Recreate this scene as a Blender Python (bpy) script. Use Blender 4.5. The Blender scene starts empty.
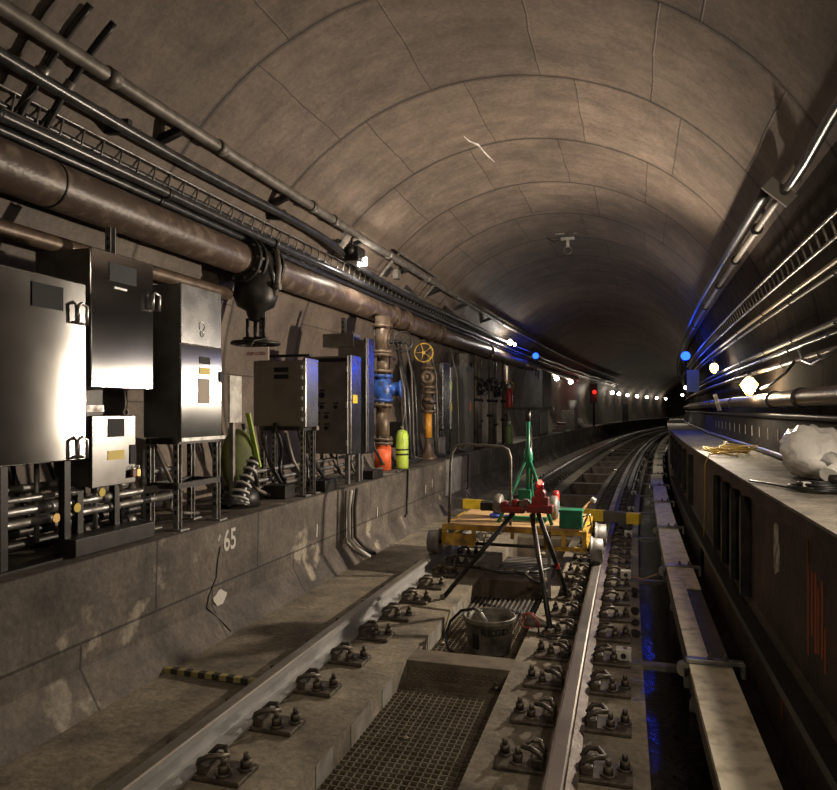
import bpy, math, random
from mathutils import Vector, Matrix
random.seed(7)
PI = math.pi
scene = bpy.context.scene
COL = scene.collection

# ------------------------------------------------------------------ track curve
DS = 0.05
S0 = -8.0
_th, _x, _y = [], [], []
def kap(s):
    return 0.0035 - 0.001 / (1 + math.exp(-max(-30, min(30, (s - 14) / 1.5)))) + 0.004 / (1 + math.exp(-max(-30, min(30, (s - 48) / 4))))
def _build():
    n = int(100 / DS)
    t = x = y = 0.0
    for i in range(n):
        s = S0 + i * DS
        _th.append(t); _x.append(x); _y.append(y)
        t2 = t + kap(s + DS / 2) * DS
        tm = (t + t2) / 2
        x += math.sin(tm) * DS; y += math.cos(tm) * DS
        t = t2
_build()
i0 = int(round(-S0 / DS))
t0, x0, y0 = _th[i0], _x[i0], _y[i0]
c0, s0_ = math.cos(t0), math.sin(t0)
for i in range(len(_th)):
    dx, dy = _x[i] - x0, _y[i] - y0
    _x[i] = dx * c0 - dy * s0_
    _y[i] = dx * s0_ + dy * c0
    _th[i] -= t0
def ref(s):
    f = (s - S0) / DS
    i = max(0, min(len(_th) - 2, int(math.floor(f)))); f -= i
    return (_x[i] + (_x[i+1]-_x[i])*f, _y[i] + (_y[i+1]-_y[i])*f, _th[i] + (_th[i+1]-_th[i])*f)
def P(s, X, z):
    x, y, t = ref(s)
    return Vector((x + X * math.cos(t), y - X * math.sin(t), z))
def heading(s):
    return ref(s)[2]

TXC, TZC, TR = -1.08, 1.775, 2.45          # tunnel circle
def wallX(z, d=0.0, side=-1):
    return TXC + side * math.sqrt(max(0.0, (TR - d) ** 2 - (z - TZC) ** 2))

# ------------------------------------------------------------------ materials
def nodes(m):
    m.use_nodes = True
    nt = m.node_tree
    for n in list(nt.nodes): nt.nodes.remove(n)
    return nt
def rgb(c): return (c[0], c[1], c[2], 1)
_mc = {}
def mat(name, col, rough=0.6, metal=0.0, col2=None, scale=6.0, bump=0.0, bscale=40.0, aniso=0.0, arot=0.0, rough2=None, thr=(0.4, 0.65), spec=0.5):
    if name in _mc: return _mc[name]
    m = bpy.data.materials.new(name); nt = nodes(m)
    out = nt.nodes.new('ShaderNodeOutputMaterial'); b = nt.nodes.new('ShaderNodeBsdfPrincipled')
    nt.links.new(b.outputs[0], out.inputs[0])
    b.inputs['Base Color'].default_value = rgb(col); b.inputs['Roughness'].default_value = rough
    b.inputs['Metallic'].default_value = metal; b.inputs['Specular IOR Level'].default_value = spec
    tc = nt.nodes.new('ShaderNodeTexCoord')
    if col2 is not None:
        n = nt.nodes.new('ShaderNodeTexNoise'); n.inputs['Scale'].default_value = scale; n.inputs['Detail'].default_value = 6
        nt.links.new(tc.outputs['Object'], n.inputs['Vector'])
        r = nt.nodes.new('ShaderNodeMapRange'); r.inputs[1].default_value = thr[0]; r.inputs[2].default_value = thr[1]
        nt.links.new(n.outputs[0], r.inputs[0])
        mx = nt.nodes.new('ShaderNodeMix'); mx.data_type = 'RGBA'
        mx.inputs[6].default_value = rgb(col); mx.inputs[7].default_value = rgb(col2)
        nt.links.new(r.outputs[0], mx.inputs[0]); nt.links.new(mx.outputs[2], b.inputs['Base Color'])
        if rough2 is not None:
            r2 = nt.nodes.new('ShaderNodeMapRange'); r2.inputs[3].default_value = rough; r2.inputs[4].default_value = rough2
            nt.links.new(r.outputs[0], r2.inputs[0]); nt.links.new(r2.outputs[0], b.inputs['Roughness'])
    if bump > 0:
        n2 = nt.nodes.new('ShaderNodeTexNoise'); n2.inputs['Scale'].default_value = bscale; n2.inputs['Detail'].default_value = 4
        nt.links.new(tc.outputs['Object'], n2.inputs['Vector'])
        bp = nt.nodes.new('ShaderNodeBump'); bp.inputs['Strength'].default_value = bump; bp.inputs['Distance'].default_value = 0.01
        nt.links.new(n2.outputs[0], bp.inputs['Height']); nt.links.new(bp.outputs[0], b.inputs['Normal'])
    if aniso:
        b.inputs['Anisotropic'].default_value = aniso; b.inputs['Anisotropic Rotation'].default_value = arot
        tg = nt.nodes.new('ShaderNodeTangent'); tg.direction_type = 'RADIAL'; tg.axis = 'Z'
        nt.links.new(tg.outputs[0], b.inputs['Tangent'])
    _mc[name] = m
    return m
def glow(name, col, strength):
    m = bpy.data.materials.new(name); nt = nodes(m)
    out = nt.nodes.new('ShaderNodeOutputMaterial'); e = nt.nodes.new('ShaderNodeEmission')
    e.inputs[0].default_value = rgb(col); e.inputs[1].default_value = strength
    nt.links.new(e.outputs[0], out.inputs[0])
    return m

def grit(nt, uv, last, amt=0.5, sc=9.0, lo=0.3, hi=0.68):
    N = nt.nodes.new; L = nt.links.new
    a = N('ShaderNodeTexNoise'); a.inputs['Scale'].default_value = sc; a.inputs['Detail'].default_value = 12; a.inputs['Roughness'].default_value = 0.75; L(uv, a.inputs['Vector'])
    r = N('ShaderNodeMapRange'); r.inputs[1].default_value = lo; r.inputs[2].default_value = hi; r.inputs[3].default_value = 1 - amt; r.inputs[4].default_value = 1 + amt*0.45; L(a.outputs[0], r.inputs[0])
    v = N('ShaderNodeVectorMath'); v.operation = 'SCALE'; L(last, v.inputs[0]); L(r.outputs[0], v.inputs['Scale'])
    return v.outputs[0]
# concrete lining: UV = (distance round the ring, distance along the tunnel)
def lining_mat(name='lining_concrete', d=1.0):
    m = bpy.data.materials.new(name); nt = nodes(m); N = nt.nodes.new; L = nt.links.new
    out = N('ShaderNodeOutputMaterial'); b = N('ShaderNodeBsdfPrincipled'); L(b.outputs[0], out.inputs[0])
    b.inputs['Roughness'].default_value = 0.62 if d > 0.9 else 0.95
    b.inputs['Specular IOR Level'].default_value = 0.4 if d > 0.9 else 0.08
    uv = N('ShaderNodeUVMap'); uv.uv_map = 'UVMap'
    nz = N('ShaderNodeTexNoise'); nz.inputs['Scale'].default_value = 1.6; nz.inputs['Detail'].default_value = 5
    L(uv.outputs[0], nz.inputs['Vector'])
    sub = N('ShaderNodeVectorMath'); sub.operation = 'SUBTRACT'; sub.inputs[1].default_value = (0.5, 0.5, 0.5); L(nz.outputs['Color'], sub.inputs[0])
    sc = N('ShaderNodeVectorMath'); sc.operation = 'SCALE'; sc.inputs['Scale'].default_value = 0.06; L(sub.outputs[0], sc.inputs[0])
    ad = N('ShaderNodeVectorMath'); ad.operation = 'ADD'; L(uv.outputs[0], ad.inputs[0]); L(sc.outputs[0], ad.inputs[1])
    br = N('ShaderNodeTexBrick'); br.inputs['Scale'].default_value = 1.0
    br.inputs['Brick Width'].default_value = 0.9; br.inputs['Row Height'].default_value = 1.38
    br.inputs['Mortar Size'].default_value = 0.008; br.inputs['Mortar Smooth'].default_value = 0.5; br.offset = 0.3
    br.inputs['Color1'].default_value = (1, 1, 1, 1); br.inputs['Color2'].default_value = (0.84, 0.84, 0.84, 1); br.inputs['Mortar'].default_value = (0.5, 0.48, 0.46, 1)
    L(ad.outputs[0], br.inputs['Vector'])
    n1 = N('ShaderNodeTexNoise'); n1.inputs['Scale'].default_value = 0.9; n1.inputs['Detail'].default_value = 8; n1.inputs['Roughness'].default_value = 0.65
    L(uv.outputs[0], n1.inputs['Vector'])
    r1 = N('ShaderNodeValToRGB'); e = r1.color_ramp.elements
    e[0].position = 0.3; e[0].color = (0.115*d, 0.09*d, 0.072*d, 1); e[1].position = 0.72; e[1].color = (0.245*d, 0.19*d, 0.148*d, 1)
    L(n1.outputs[0], r1.inputs[0])
    mu = N('ShaderNodeMix'); mu.data_type = 'RGBA'; mu.blend_type = 'MULTIPLY'; mu.inputs[0].default_value = 1
    L(r1.outputs[0], mu.inputs[6]); L(br.outputs['Color'], mu.inputs[7])
    # pale scrapes and dark drips of the lining
    n2 = N('ShaderNodeTexNoise'); n2.inputs['Scale'].default_value = 2.3; n2.inputs['Detail'].default_value = 10; n2.inputs['Roughness'].default_value = 0.7; L(uv.outputs[0], n2.inputs['Vector'])
    r2 = N('ShaderNodeMapRange'); r2.inputs[1].default_value = 0.72; r2.inputs[2].default_value = 0.78; L(n2.outputs[0], r2.inputs[0])
    mp = N('ShaderNodeMapping'); mp.inputs['Scale'].default_value = (0.8, 6, 1); L(uv.outputs[0], mp.inputs[0])
    n3 = N('ShaderNodeTexNoise'); n3.inputs['Scale'].default_value = 1.2; n3.inputs['Detail'].default_value = 5; L(mp.outputs[0], n3.inputs['Vector'])
    r3 = N('ShaderNodeMapRange'); r3.inputs[1].default_value = 0.5; r3.inputs[2].default_value = 0.75; r3.inputs[3].default_value = 0; r3.inputs[4].default_value = 0.45; L(n3.outputs[0], r3.inputs[0])
    m3 = N('ShaderNodeMix'); m3.data_type = 'RGBA'; m3.inputs[7].default_value = (0.08, 0.06, 0.048, 1); L(r3.outputs[0], m3.inputs[0]); L(mu.outputs[2], m3.inputs[6])
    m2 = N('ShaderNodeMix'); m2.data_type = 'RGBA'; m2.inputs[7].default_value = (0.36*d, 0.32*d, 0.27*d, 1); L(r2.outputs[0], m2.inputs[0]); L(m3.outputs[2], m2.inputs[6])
    sy = N('ShaderNodeSeparateXYZ'); L(ad.outputs[0], sy.inputs[0])
    fm = N('ShaderNodeMath'); fm.operation = 'PINGPONG'; fm.inputs[1].default_value = 0.69; L(sy.outputs[1], fm.inputs[0])
    rj = N('ShaderNodeMapRange'); rj.inputs[1].default_value = 0.006; rj.inputs[2].default_value = 0.04; rj.inputs[3].default_value = 0.42; rj.inputs[4].default_value = 1.0; L(fm.outputs[0], rj.inputs[0])
    vj = N('ShaderNodeVectorMath'); vj.operation = 'SCALE'; L(m2.outputs[2], vj.inputs[0]); L(rj.outputs[0], vj.inputs['Scale'])
    L(grit(nt, uv.outputs[0], grit(nt, uv.outputs[0], vj.outputs[0], 0.45, 3.0), 0.35, 28.0), b.inputs['Base Color'])
    bp = N('ShaderNodeBump'); bp.inputs['Strength'].default_value = 0.5; bp.inputs['Distance'].default_value = 0.02
    ma = N('ShaderNodeMath'); ma.operation = 'MULTIPLY_ADD'; ma.inputs[1].default_value = -0.25; L(br.outputs['Fac'], ma.inputs[0]); L(n2.outputs[0], ma.inputs[2])
    L(ma.outputs[0], bp.inputs['Height']); L(bp.outputs[0], b.inputs['Normal'])
    return m
# bench / slab concrete: UV = (height or lateral, distance along)
def slab_mat(name, c1, c2, c3, rough=0.75, joints=None, wet=None, scale=1.8, patch=(0.62, 0.7)):
    m = bpy.data.materials.new(name); nt = nodes(m); N = nt.nodes.new; L = nt.links.new
    out = N('ShaderNodeOutputMaterial'); b = N('ShaderNodeBsdfPrincipled'); L(b.outputs[0], out.inputs[0])
    b.inputs['Roughness'].default_value = rough
    uv = N('ShaderNodeUVMap'); uv.uv_map = 'UVMap'
    n1 = N('ShaderNodeTexNoise'); n1.inputs['Scale'].default_value = scale; n1.inputs['Detail'].default_value = 9; n1.inputs['Roughness'].default_value = 0.62; L(uv.outputs[0], n1.inputs['Vector'])
    r1 = N('ShaderNodeValToRGB'); e = r1.color_ramp.elements; e[0].position = 0.35; e[0].color = rgb(c1); e[1].position = 0.65; e[1].color = rgb(c2); L(n1.outputs[0], r1.inputs[0])
    n2 = N('ShaderNodeTexNoise'); n2.inputs['Scale'].default_value = scale * 1.7; n2.inputs['Detail'].default_value = 8; n2.noise_dimensions = '4D'; n2.inputs['W'].default_value = 3.1; L(uv.outputs[0], n2.inputs['Vector'])
    r2 = N('ShaderNodeMapRange'); r2.inputs[1].default_value = patch[0]; r2.inputs[2].default_value = patch[1]; L(n2.outputs[0], r2.inputs[0])
    m2 = N('ShaderNodeMix'); m2.data_type = 'RGBA'; m2.inputs[7].default_value = rgb(c3); L(r2.outputs[0], m2.inputs[0]); L(r1.outputs[0], m2.inputs[6])
    last = m2.outputs[2]
    h = n1.outputs[0]
    if joints:
        br = N('ShaderNodeTexBrick'); br.inputs['Scale'].default_value = 1.0; br.inputs['Brick Width'].default_value = joints[0]; br.inputs['Row Height'].default_value = joints[1]
        br.inputs['Mortar Size'].default_value = 0.008; br.offset = 0.5
        br.inputs['Color1'].default_value = (1, 1, 1, 1); br.inputs['Color2'].default_value = (0.8, 0.8, 0.8, 1); br.inputs['Mortar'].default_value = (0.3, 0.3, 0.3, 1)
        sw = N('ShaderNodeSeparateXYZ'); cb = N('ShaderNodeCombineXYZ'); L(uv.outputs[0], sw.inputs[0]); L(sw.outputs[1], cb.inputs[0]); L(sw.outputs[0], cb.inputs[1]); L(cb.outputs[0], br.inputs['Vector'])
        mu = N('ShaderNodeMix'); mu.data_type = 'RGBA'; mu.blend_type = 'MULTIPLY'; mu.inputs[0].default_value = 1
        L(last, mu.inputs[6]); L(br.outputs['Color'], mu.inputs[7]); last = mu.outputs[2]
    L(grit(nt, uv.outputs[0], grit(nt, uv.outputs[0], last, 0.5, 5.0), 0.5, 30.0), b.inputs['Base Color'])
    if wet:
        n3 = N('ShaderNodeTexNoise'); n3.inputs['Scale'].default_value = 1.4; n3.inputs['Detail'].default_value = 4; n3.noise_dimensions = '4D'; n3.inputs['W'].default_value = 8; L(uv.outputs[0], n3.inputs['Vector'])
        r3 = N('ShaderNodeMapRange'); r3.inputs[1].default_value = wet; r3.inputs[2].default_value = wet + 0.06; r3.inputs[3].default_value = rough; r3.inputs[4].default_value = 0.08; L(n3.outputs[0], r3.inputs[0])
        L(r3.outputs[0], b.inputs['Roughness'])
    n4 = N('ShaderNodeTexNoise'); n4.inputs['Scale'].default_value = 25; n4.inputs['Detail'].default_value = 5; L(uv.outputs[0], n4.inputs['Vector'])
    ma = N('ShaderNodeMath'); ma.operation = 'ADD'; L(h, ma.inputs[0]); L(n4.outputs[0], ma.inputs[1])
    bp = N('ShaderNodeBump'); bp.inputs['Strength'].default_value = 0.35; bp.inputs['Distance'].default_value = 0.015; L(ma.outputs[0], bp.inputs['Height']); L(bp.outputs[0], b.inputs['Normal'])
    return m
M_lining = lining_mat()
M_liningdark = lining_mat('lining_darker', 0.30)  # same lining in a darker, matte tone for the right wall
M_bench = slab_mat('bench_concrete', (0.06, 0.05, 0.041), (0.19, 0.16, 0.13), (0.33, 0.29, 0.23), 0.8, joints=(1.15, 0.42), patch=(0.60, 0.64), scale=1.4)
M_floor = slab_mat('invert_concrete', (0.115, 0.097, 0.072), (0.30, 0.26, 0.19), (0.055, 0.045, 0.034), 0.78, wet=0.62, patch=(0.6, 0.75))
M_walk = slab_mat('walkway_concrete', (0.20, 0.18, 0.15), (0.33, 0.30, 0.25), (0.13, 0.11, 0.09), 0.8, scale=2.5)
M_rface = slab_mat('walkway_face_rusty', (0.035, 0.022, 0.014), (0.10, 0.062, 0.04), (0.15, 0.075, 0.04), 0.8, scale=2.2)
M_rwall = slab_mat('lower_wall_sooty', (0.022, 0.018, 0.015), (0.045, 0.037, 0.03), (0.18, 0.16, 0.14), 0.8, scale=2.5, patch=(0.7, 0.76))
M_board = mat('cover_board_fibreglass', (0.82, 0.76, 0.60), 0.6, 0, (0.48, 0.42, 0.30), 14, 0.3, 40, thr=(0.45, 0.7))
M_railhead = mat('rail_steel_polished', (0.50, 0.48, 0.45), 0.3, 0.9, (0.30, 0.27, 0.24), 3, 0.05, 60, rough2=0.45)
M_railside = mat('rail_steel_rusty', (0.20, 0.175, 0.145), 0.5, 0.5, (0.09, 0.06, 0.045), 8, 0.2, 50)
M_railgrey = mat('rail_steel_grey', (0.36, 0.36, 0.355), 0.5, 0.5, (0.26, 0.255, 0.25), 4, 0.05, 60)
M_fast = mat('fastener_iron', (0.05, 0.042, 0.034), 0.5, 0.5, (0.13, 0.108, 0.08), 25, 0.2, 60)
M_grate = mat('grating_rust', (0.17, 0.145, 0.105), 0.6, 0.3, (0.10, 0.08, 0.055), 8)
M_iron = mat('black_iron', (0.010, 0.010, 0.010), 0.45, 0.3, (0.03, 0.026, 0.022), 12)
M_black = mat('black_rubber', (0.012, 0.012, 0.013), 0.38)
M_cable = mat('cable_sheath', (0.02, 0.02, 0.021), 0.3, 0, (0.05, 0.05, 0.05), 15)
M_galv = mat('galvanised_steel', (0.34, 0.34, 0.33), 0.38, 0.8, (0.17, 0.155, 0.14), 14, 0.05, 50, rough2=0.6)
M_galvdull = mat('galvanised_dull', (0.19, 0.175, 0.155), 0.55, 0.45, (0.11, 0.10, 0.085), 10)
M_main = mat('water_main_paint', (0.085, 0.058, 0.044), 0.42, 0.05, (0.21, 0.165, 0.125), 9.0, 0.4, 22, thr=(0.50, 0.72))
M_pipebrown = mat('brown_pipe', (0.15, 0.105, 0.07), 0.45, 0.3, (0.08, 0.055, 0.04), 9, 0.2, 30)
M_ss_v = mat('stainless_brushed_upright', (0.42, 0.42, 0.42), 0.11, 1.0, (0.33, 0.33, 0.325), 2, aniso=0.9, arot=0.2501, rough2=0.15)
M_ss_h = mat('stainless_brushed_level', (0.42, 0.42, 0.42), 0.15, 1.0, (0.33, 0.33, 0.325), 2, aniso=0.9, arot=0.0, rough2=0.19)
M_ss = mat('stainless_plain', (0.30, 0.30, 0.30), 0.24, 1.0, (0.24, 0.24, 0.235), 6, rough2=0.30)
M_ss_dark = mat('stainless_grimy', (0.26, 0.25, 0.235), 0.42, 0.9, (0.17, 0.16, 0.15), 5)
M_ssedge = mat('stainless_edge', (0.6, 0.6, 0.6), 0.3, 1.0)
M_plateblack = mat('engraved_plate_black', (0.012, 0.013, 0.015), 0.6, spec=0.2)
M_yellow = mat('sticker_yellow', (0.65, 0.50, 0.03), 0.5)
M_yellowp = mat('yellow_paint', (0.55, 0.34, 0.03), 0.5, 0, (0.22, 0.13, 0.03), 12)
M_green = mat('green_paint', (0.012, 0.17, 0.085), 0.4, 0.1, (0.01, 0.10, 0.05), 12)
M_red = mat('red_vise_paint', (0.17, 0.018, 0.013), 0.45, 0.2, (0.10, 0.02, 0.015), 15)
M_redbright = mat('red_cap', (0.35, 0.025, 0.02), 0.35)
M_blue = mat('blue_valve_paint', (0.03, 0.10, 0.42), 0.4, 0.1, (0.02, 0.04, 0.10), 12)
M_orange = mat('orange_paint', (0.75, 0.12, 0.03), 0.5, 0, (0.55, 0.10, 0.03), 8)
M_orangeband = mat('orange_band', (0.55, 0.25, 0.03), 0.5)
M_lime = mat('lime_paint', (0.42, 0.60, 0.06), 0.5, 0, (0.32, 0.42, 0.06), 10)
M_wood = mat('plywood', (0.42, 0.27, 0.12), 0.65, 0, (0.30, 0.18, 0.08), 6)
M_white = mat('white_paint', (0.62, 0.60, 0.56), 0.6, 0, (0.35, 0.33, 0.30), 12)
M_whitepaint = mat('wall_marking_white', (0.50, 0.48, 0.44), 0.8)
M_pinksign = mat('sign_pink', (0.95, 0.80, 0.75), 0.5)
M_signred = mat('sign_letters_red', (0.38, 0.10, 0.09), 0.5)
M_bag = mat('white_plastic', (0.90, 0.89, 0.86), 0.25, 0, (0.74, 0.73, 0.70), 6, 1.0, 16)
M_rope = mat('yellow_rope', (0.60, 0.42, 0.08), 0.7)
M_bucket = mat('bucket_grimy', (0.20, 0.185, 0.15), 0.5, 0.1, (0.06, 0.052, 0.04), 9)
M_txt = mat('bucket_letters', (0.012, 0.012, 0.012), 0.6)
M_paper = mat('weathered_paper', (0.60, 0.57, 0.48), 0.8, 0, (0.20, 0.18, 0.14), 20)
M_orust = mat('orange_wall_paint', (0.32, 0.075, 0.025), 0.8)
M_wheel = mat('trolley_wheel', (0.26, 0.255, 0.24), 0.55, 0.4, (0.17, 0.16, 0.15), 10)
M_copper = mat('brass', (0.55, 0.36, 0.14), 0.35, 0.9)
M_stripewhite = mat('white_wrap', (0.5, 0.49, 0.46), 0.5)
M_water = mat('puddle_water', (0.02, 0.018, 0.015), 0.04, 0, spec=0.8)
M_bulb = glow('bulb_warm', (1.0, 0.80, 0.52), 140)
M_bulbw = glow('bulb_white', (1.0, 0.92, 0.80), 140)
M_bulbfar = glow('bulb_far', (1.0, 0.88, 0.70), 22)
M_bulbblue = glow('bulb_blue', (0.012, 0.06, 1.0), 5)
M_bulbred = glow('bulb_red', (1.0, 0.02, 0.01), 2)
M_bulbpink = glow('bulb_pink', (1.0, 0.12, 0.08), 3)
def stripes(name, c1, c2, axis, period, duty=0.5, rough=0.55):
    m = bpy.data.materials.new(name); nt = nodes(m); N = nt.nodes.new; L = nt.links.new
    out = N('ShaderNodeOutputMaterial'); b = N('ShaderNodeBsdfPrincipled'); L(b.outputs[0], out.inputs[0]); b.inputs['Roughness'].default_value = rough
    tc = N('ShaderNodeTexCoord'); sp = N('ShaderNodeSeparateXYZ'); L(tc.outputs['Object'], sp.inputs[0])
    a = N('ShaderNodeMath'); a.operation = 'DIVIDE'; a.inputs[1].default_value = period; L(sp.outputs[axis], a.inputs[0])
    f = N('ShaderNodeMath'); f.operation = 'FRACT'; L(a.outputs[0], f.inputs[0])
    g = N('ShaderNodeMath'); g.operation = 'GREATER_THAN'; g.inputs[1].default_value = duty; L(f.outputs[0], g.inputs[0])
    n = N('ShaderNodeTexNoise'); n.inputs['Scale'].default_value = 9; n.inputs['Detail'].default_value = 6; L(tc.outputs['Object'], n.inputs[0])
    r = N('ShaderNodeMapRange'); r.inputs[1].default_value = 0.3; r.inputs[2].default_value = 0.7; r.inputs[3].default_value = 0.6; r.inputs[4].default_value = 1.1; L(n.outputs[0], r.inputs[0])
    mx = N('ShaderNodeMix'); mx.data_type = 'RGBA'; mx.inputs[6].default_value = rgb(c1); mx.inputs[7].default_value = rgb(c2); L(g.outputs[0], mx.inputs[0])
    vm = N('ShaderNodeVectorMath'); vm.operation = 'SCALE'; L(mx.outputs[2], vm.inputs[0]); L(r.outputs[0], vm.inputs['Scale'])
    L(vm.outputs[0], b.inputs['Base Color'])
    return m
M_hazard = stripes('hazard_stripes', (0.62, 0.42, 0.02), (0.06, 0.055, 0.048), 0, 0.56)
M_ruler = stripes('ruler_stripes', (0.30, 0.25, 0.10), (0.03, 0.028, 0.02), 0, 0.09)

# ------------------------------------------------------------------ mesh builder
class MB:
    def __init__(self): self.v = []; self.f = []; self.sm = []; self.uv = None
    def add(self, vs, fs, smooth=False):
        o = len(self.v); self.v += [Vector(a) for a in vs]
        self.f += [tuple(i + o for i in f) for f in fs]; self.sm += [smooth] * len(fs)
        return self
    def box(self, c, d, rot=None):
        x, y, z = d[0]/2, d[1]/2, d[2]/2
        vs = [Vector((sx*x, sy*y, sz*z)) for sz in (-1, 1) for sy in (-1, 1) for sx in (-1, 1)]
        if rot: 
            R = Matrix.Rotation(rot[2], 3, 'Z') @ Matrix.Rotation(rot[1], 3, 'Y') @ Matrix.Rotation(rot[0], 3, 'X')
            vs = [R @ a for a in vs]
        return self.add([a + Vector(c) for a in vs], [(0,2,3,1),(4,5,7,6),(0,1,5,4),(2,6,7,3),(0,4,6,2),(1,3,7,5)])
    def bar(self, a, b, w, h):
        a, b = Vector(a), Vector(b); d = (b - a); l = d.length; d.normalize()
        u = d.cross(Vector((0, 0, 1)))
        if u.length < 0.05: u = Vector((1, 0, 0))
        u.normalize(); n = u.cross(d)
        vs = []
        for p in (a, b):
            for i, j in ((-1, -1), (1, -1), (1, 1), (-1, 1)): vs.append(p + u*(i*w/2) + n*(j*h/2))
        return self.add(vs, [(3,2,1,0),(4,5,6,7),(0,1,5,4),(1,2,6,5),(2,3,7,6),(3,0,4,7)])
    def tube(self, pts, r, n=8, cap=True):
        pts = [Vector(p) for p in pts]; m = len(pts)
        rs = r if isinstance(r, (list, tuple)) else [r]*m
        vs = []; prev = None
        for i, p in enumerate(pts):
            d = (pts[min(i+1, m-1)] - pts[max(i-1, 0)])
            if d.length < 1e-9: d = Vector((0, 0, 1))
            d.normalize()
            if prev is None:
                a = Vector((0, 0, 1)) if abs(d.z) < 0.9 else Vector((1, 0, 0))
                u = d.cross(a).normalized()
            else:
                u = prev - d * prev.dot(d)
                u = u.normalized() if u.length > 1e-6 else d.cross(Vector((0.3, 0.5, 1))).normalized()
            prev = u; w = d.cross(u)
            for k in range(n):
                t = 2*PI*k/n; vs.append(p + (u*math.cos(t) + w*math.sin(t))*rs[i])
        fs = []
        for i in range(m-1):
            for k in range(n):
                k2 = (k+1) % n; fs.append((i*n+k, i*n+k2, (i+1)*n+k2, (i+1)*n+k))
        self.add(vs, fs, True)
        if cap:
            o = len(self.v) - len(vs)
            self.f += [tuple(o + k for k in reversed(range(n))), tuple(o + (m-1)*n + k for k in range(n))]; self.sm += [False, False]
        return self
    def cyl(self, a, b, r, n=16, r2=None): return self.tube([a, b], [r, r if r2 is None else r2], n)
    def torus(self, c, R, r, axis=(0,0,1), n=24, m=8, a0=0, a1=2*PI, ref_=None):
        ax = Vector(axis).normalized(); u = ax.cross(Vector((0,0,1)) if abs(ax.z) < .9 else Vector((1,0,0))).normalized()
        if ref_ is not None: u = Vector(ref_).normalized()
        w = ax.cross(u); pts = []
        full = abs(a1 - a0 - 2*PI) < 1e-6
        N = n + 1
        for i in range(N):
            t = a0 + (a1-a0)*i/n; pts.append(Vector(c) + (u*math.cos(t) + w*math.sin(t))*R)
        return self.tube(pts, r, m, cap=not full)
    def lathe(self, prof, c=(0,0,0), axis='z', n=20):
        vs = []
        for r, h in prof:
            for k in range(n):
                t = 2*PI*k/n; a, b = r*math.cos(t), r*math.sin(t)
                v = {'z': (a, b, h), 'x': (h, a, b), 'y': (b, h, a)}[axis]
                vs.append(Vector(v) + Vector(c))
        fs = []
        for i in range(len(prof)-1):
            for k in range(n):
                k2 = (k+1) % n; fs.append((i*n+k, i*n+k2, (i+1)*n+k2, (i+1)*n+k))
        self.add(vs, fs, True)
        return self
    def sphere(self, c, r, n=12, sq=(1,1,1)):
        prof = [(max(1e-4, r*math.sin(PI*i/n)), -r*math.cos(PI*i/n)) for i in range(n+1)]
        o = len(self.v); self.lathe(prof, (0,0,0), 'z', n*2)
        for i in range(o, len(self.v)):
            v = self.v[i]; self.v[i] = Vector((v.x*sq[0]+c[0], v.y*sq[1]+c[1], v.z*sq[2]+c[2]))
        return self
    def build_each(self, name, m, parent=None, bevel=0.0):
        par = list(range(len(self.v)))
        def fd(i):
            while par[i] != i: par[i] = par[par[i]]; i = par[i]
            return i
        for f in self.f:
            a = fd(f[0])
            for j in f[1:]: par[fd(j)] = a
        isl = {}
        for f, sm in zip(self.f, self.sm): isl.setdefault(fd(f[0]), []).append((f, sm))
        out = []
        for fs in isl.values():
            mp = {}; q = MB()
            for f, sm in fs:
                for j in f:
                    if j not in mp: mp[j] = len(q.v); q.v.append(self.v[j])
                q.f.append(tuple(mp[j] for j in f)); q.sm.append(sm)
            out.append(q.build(name, m, parent, bevel))
        return out
    def build(self, name, m, parent=None, bevel=0.0):
        me = bpy.data.meshes.new(name); me.from_pydata([tuple(v) for v in self.v], [], self.f)
        for p, s in zip(me.polygons, self.sm): p.use_smooth = s
        if self.uv is not None:
            ul = me.uv_layers.new(name='UVMap')
            for l in me.loops: ul.data[l.index].uv = self.uv[l.vertex_index]
        me.materials.append(m); me.update()
        o = bpy.data.objects.new(name, me); COL.objects.link(o)
        if parent is not None: o.parent = parent
        if bevel > 0:
            b = o.modifiers.new('bevel', 'BEVEL'); b.width = bevel; b.segments = 2; b.limit_method = 'ANGLE'
        return o
def tag(o, label, cat, group=None):
    o['label'] = label; o['category'] = cat
    if group: o['group'] = group
    return o
def struct(o): o['kind'] = 'structure'; return o
def thing(name, label, cat, s=0, X=0, z=0, rz=0, group=None, world=False):
    o = bpy.data.objects.new(name, None); COL.objects.link(o); o.empty_display_size = 0.05
    if not world:
        o.location = P(s, X, z); o.rotation_euler = (0, 0, -heading(s) + rz)
    return tag(o, label, cat, group)
def copy_tree(o, parent=None):
    c = o.copy(); COL.objects.link(c)
    if parent is not None: c.parent = parent
    for ch in list(o.children): copy_tree(ch, c)
    return c
def place(o, s, X, z, rz=0):
    o.location = P(s, X, z); o.rotation_euler = (0, 0, -heading(s) + rz); return o
def srange(a, b, d):
    n = max(1, int(round((b-a)/d))); return [a + (b-a)*i/n for i in range(n+1)]
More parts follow.
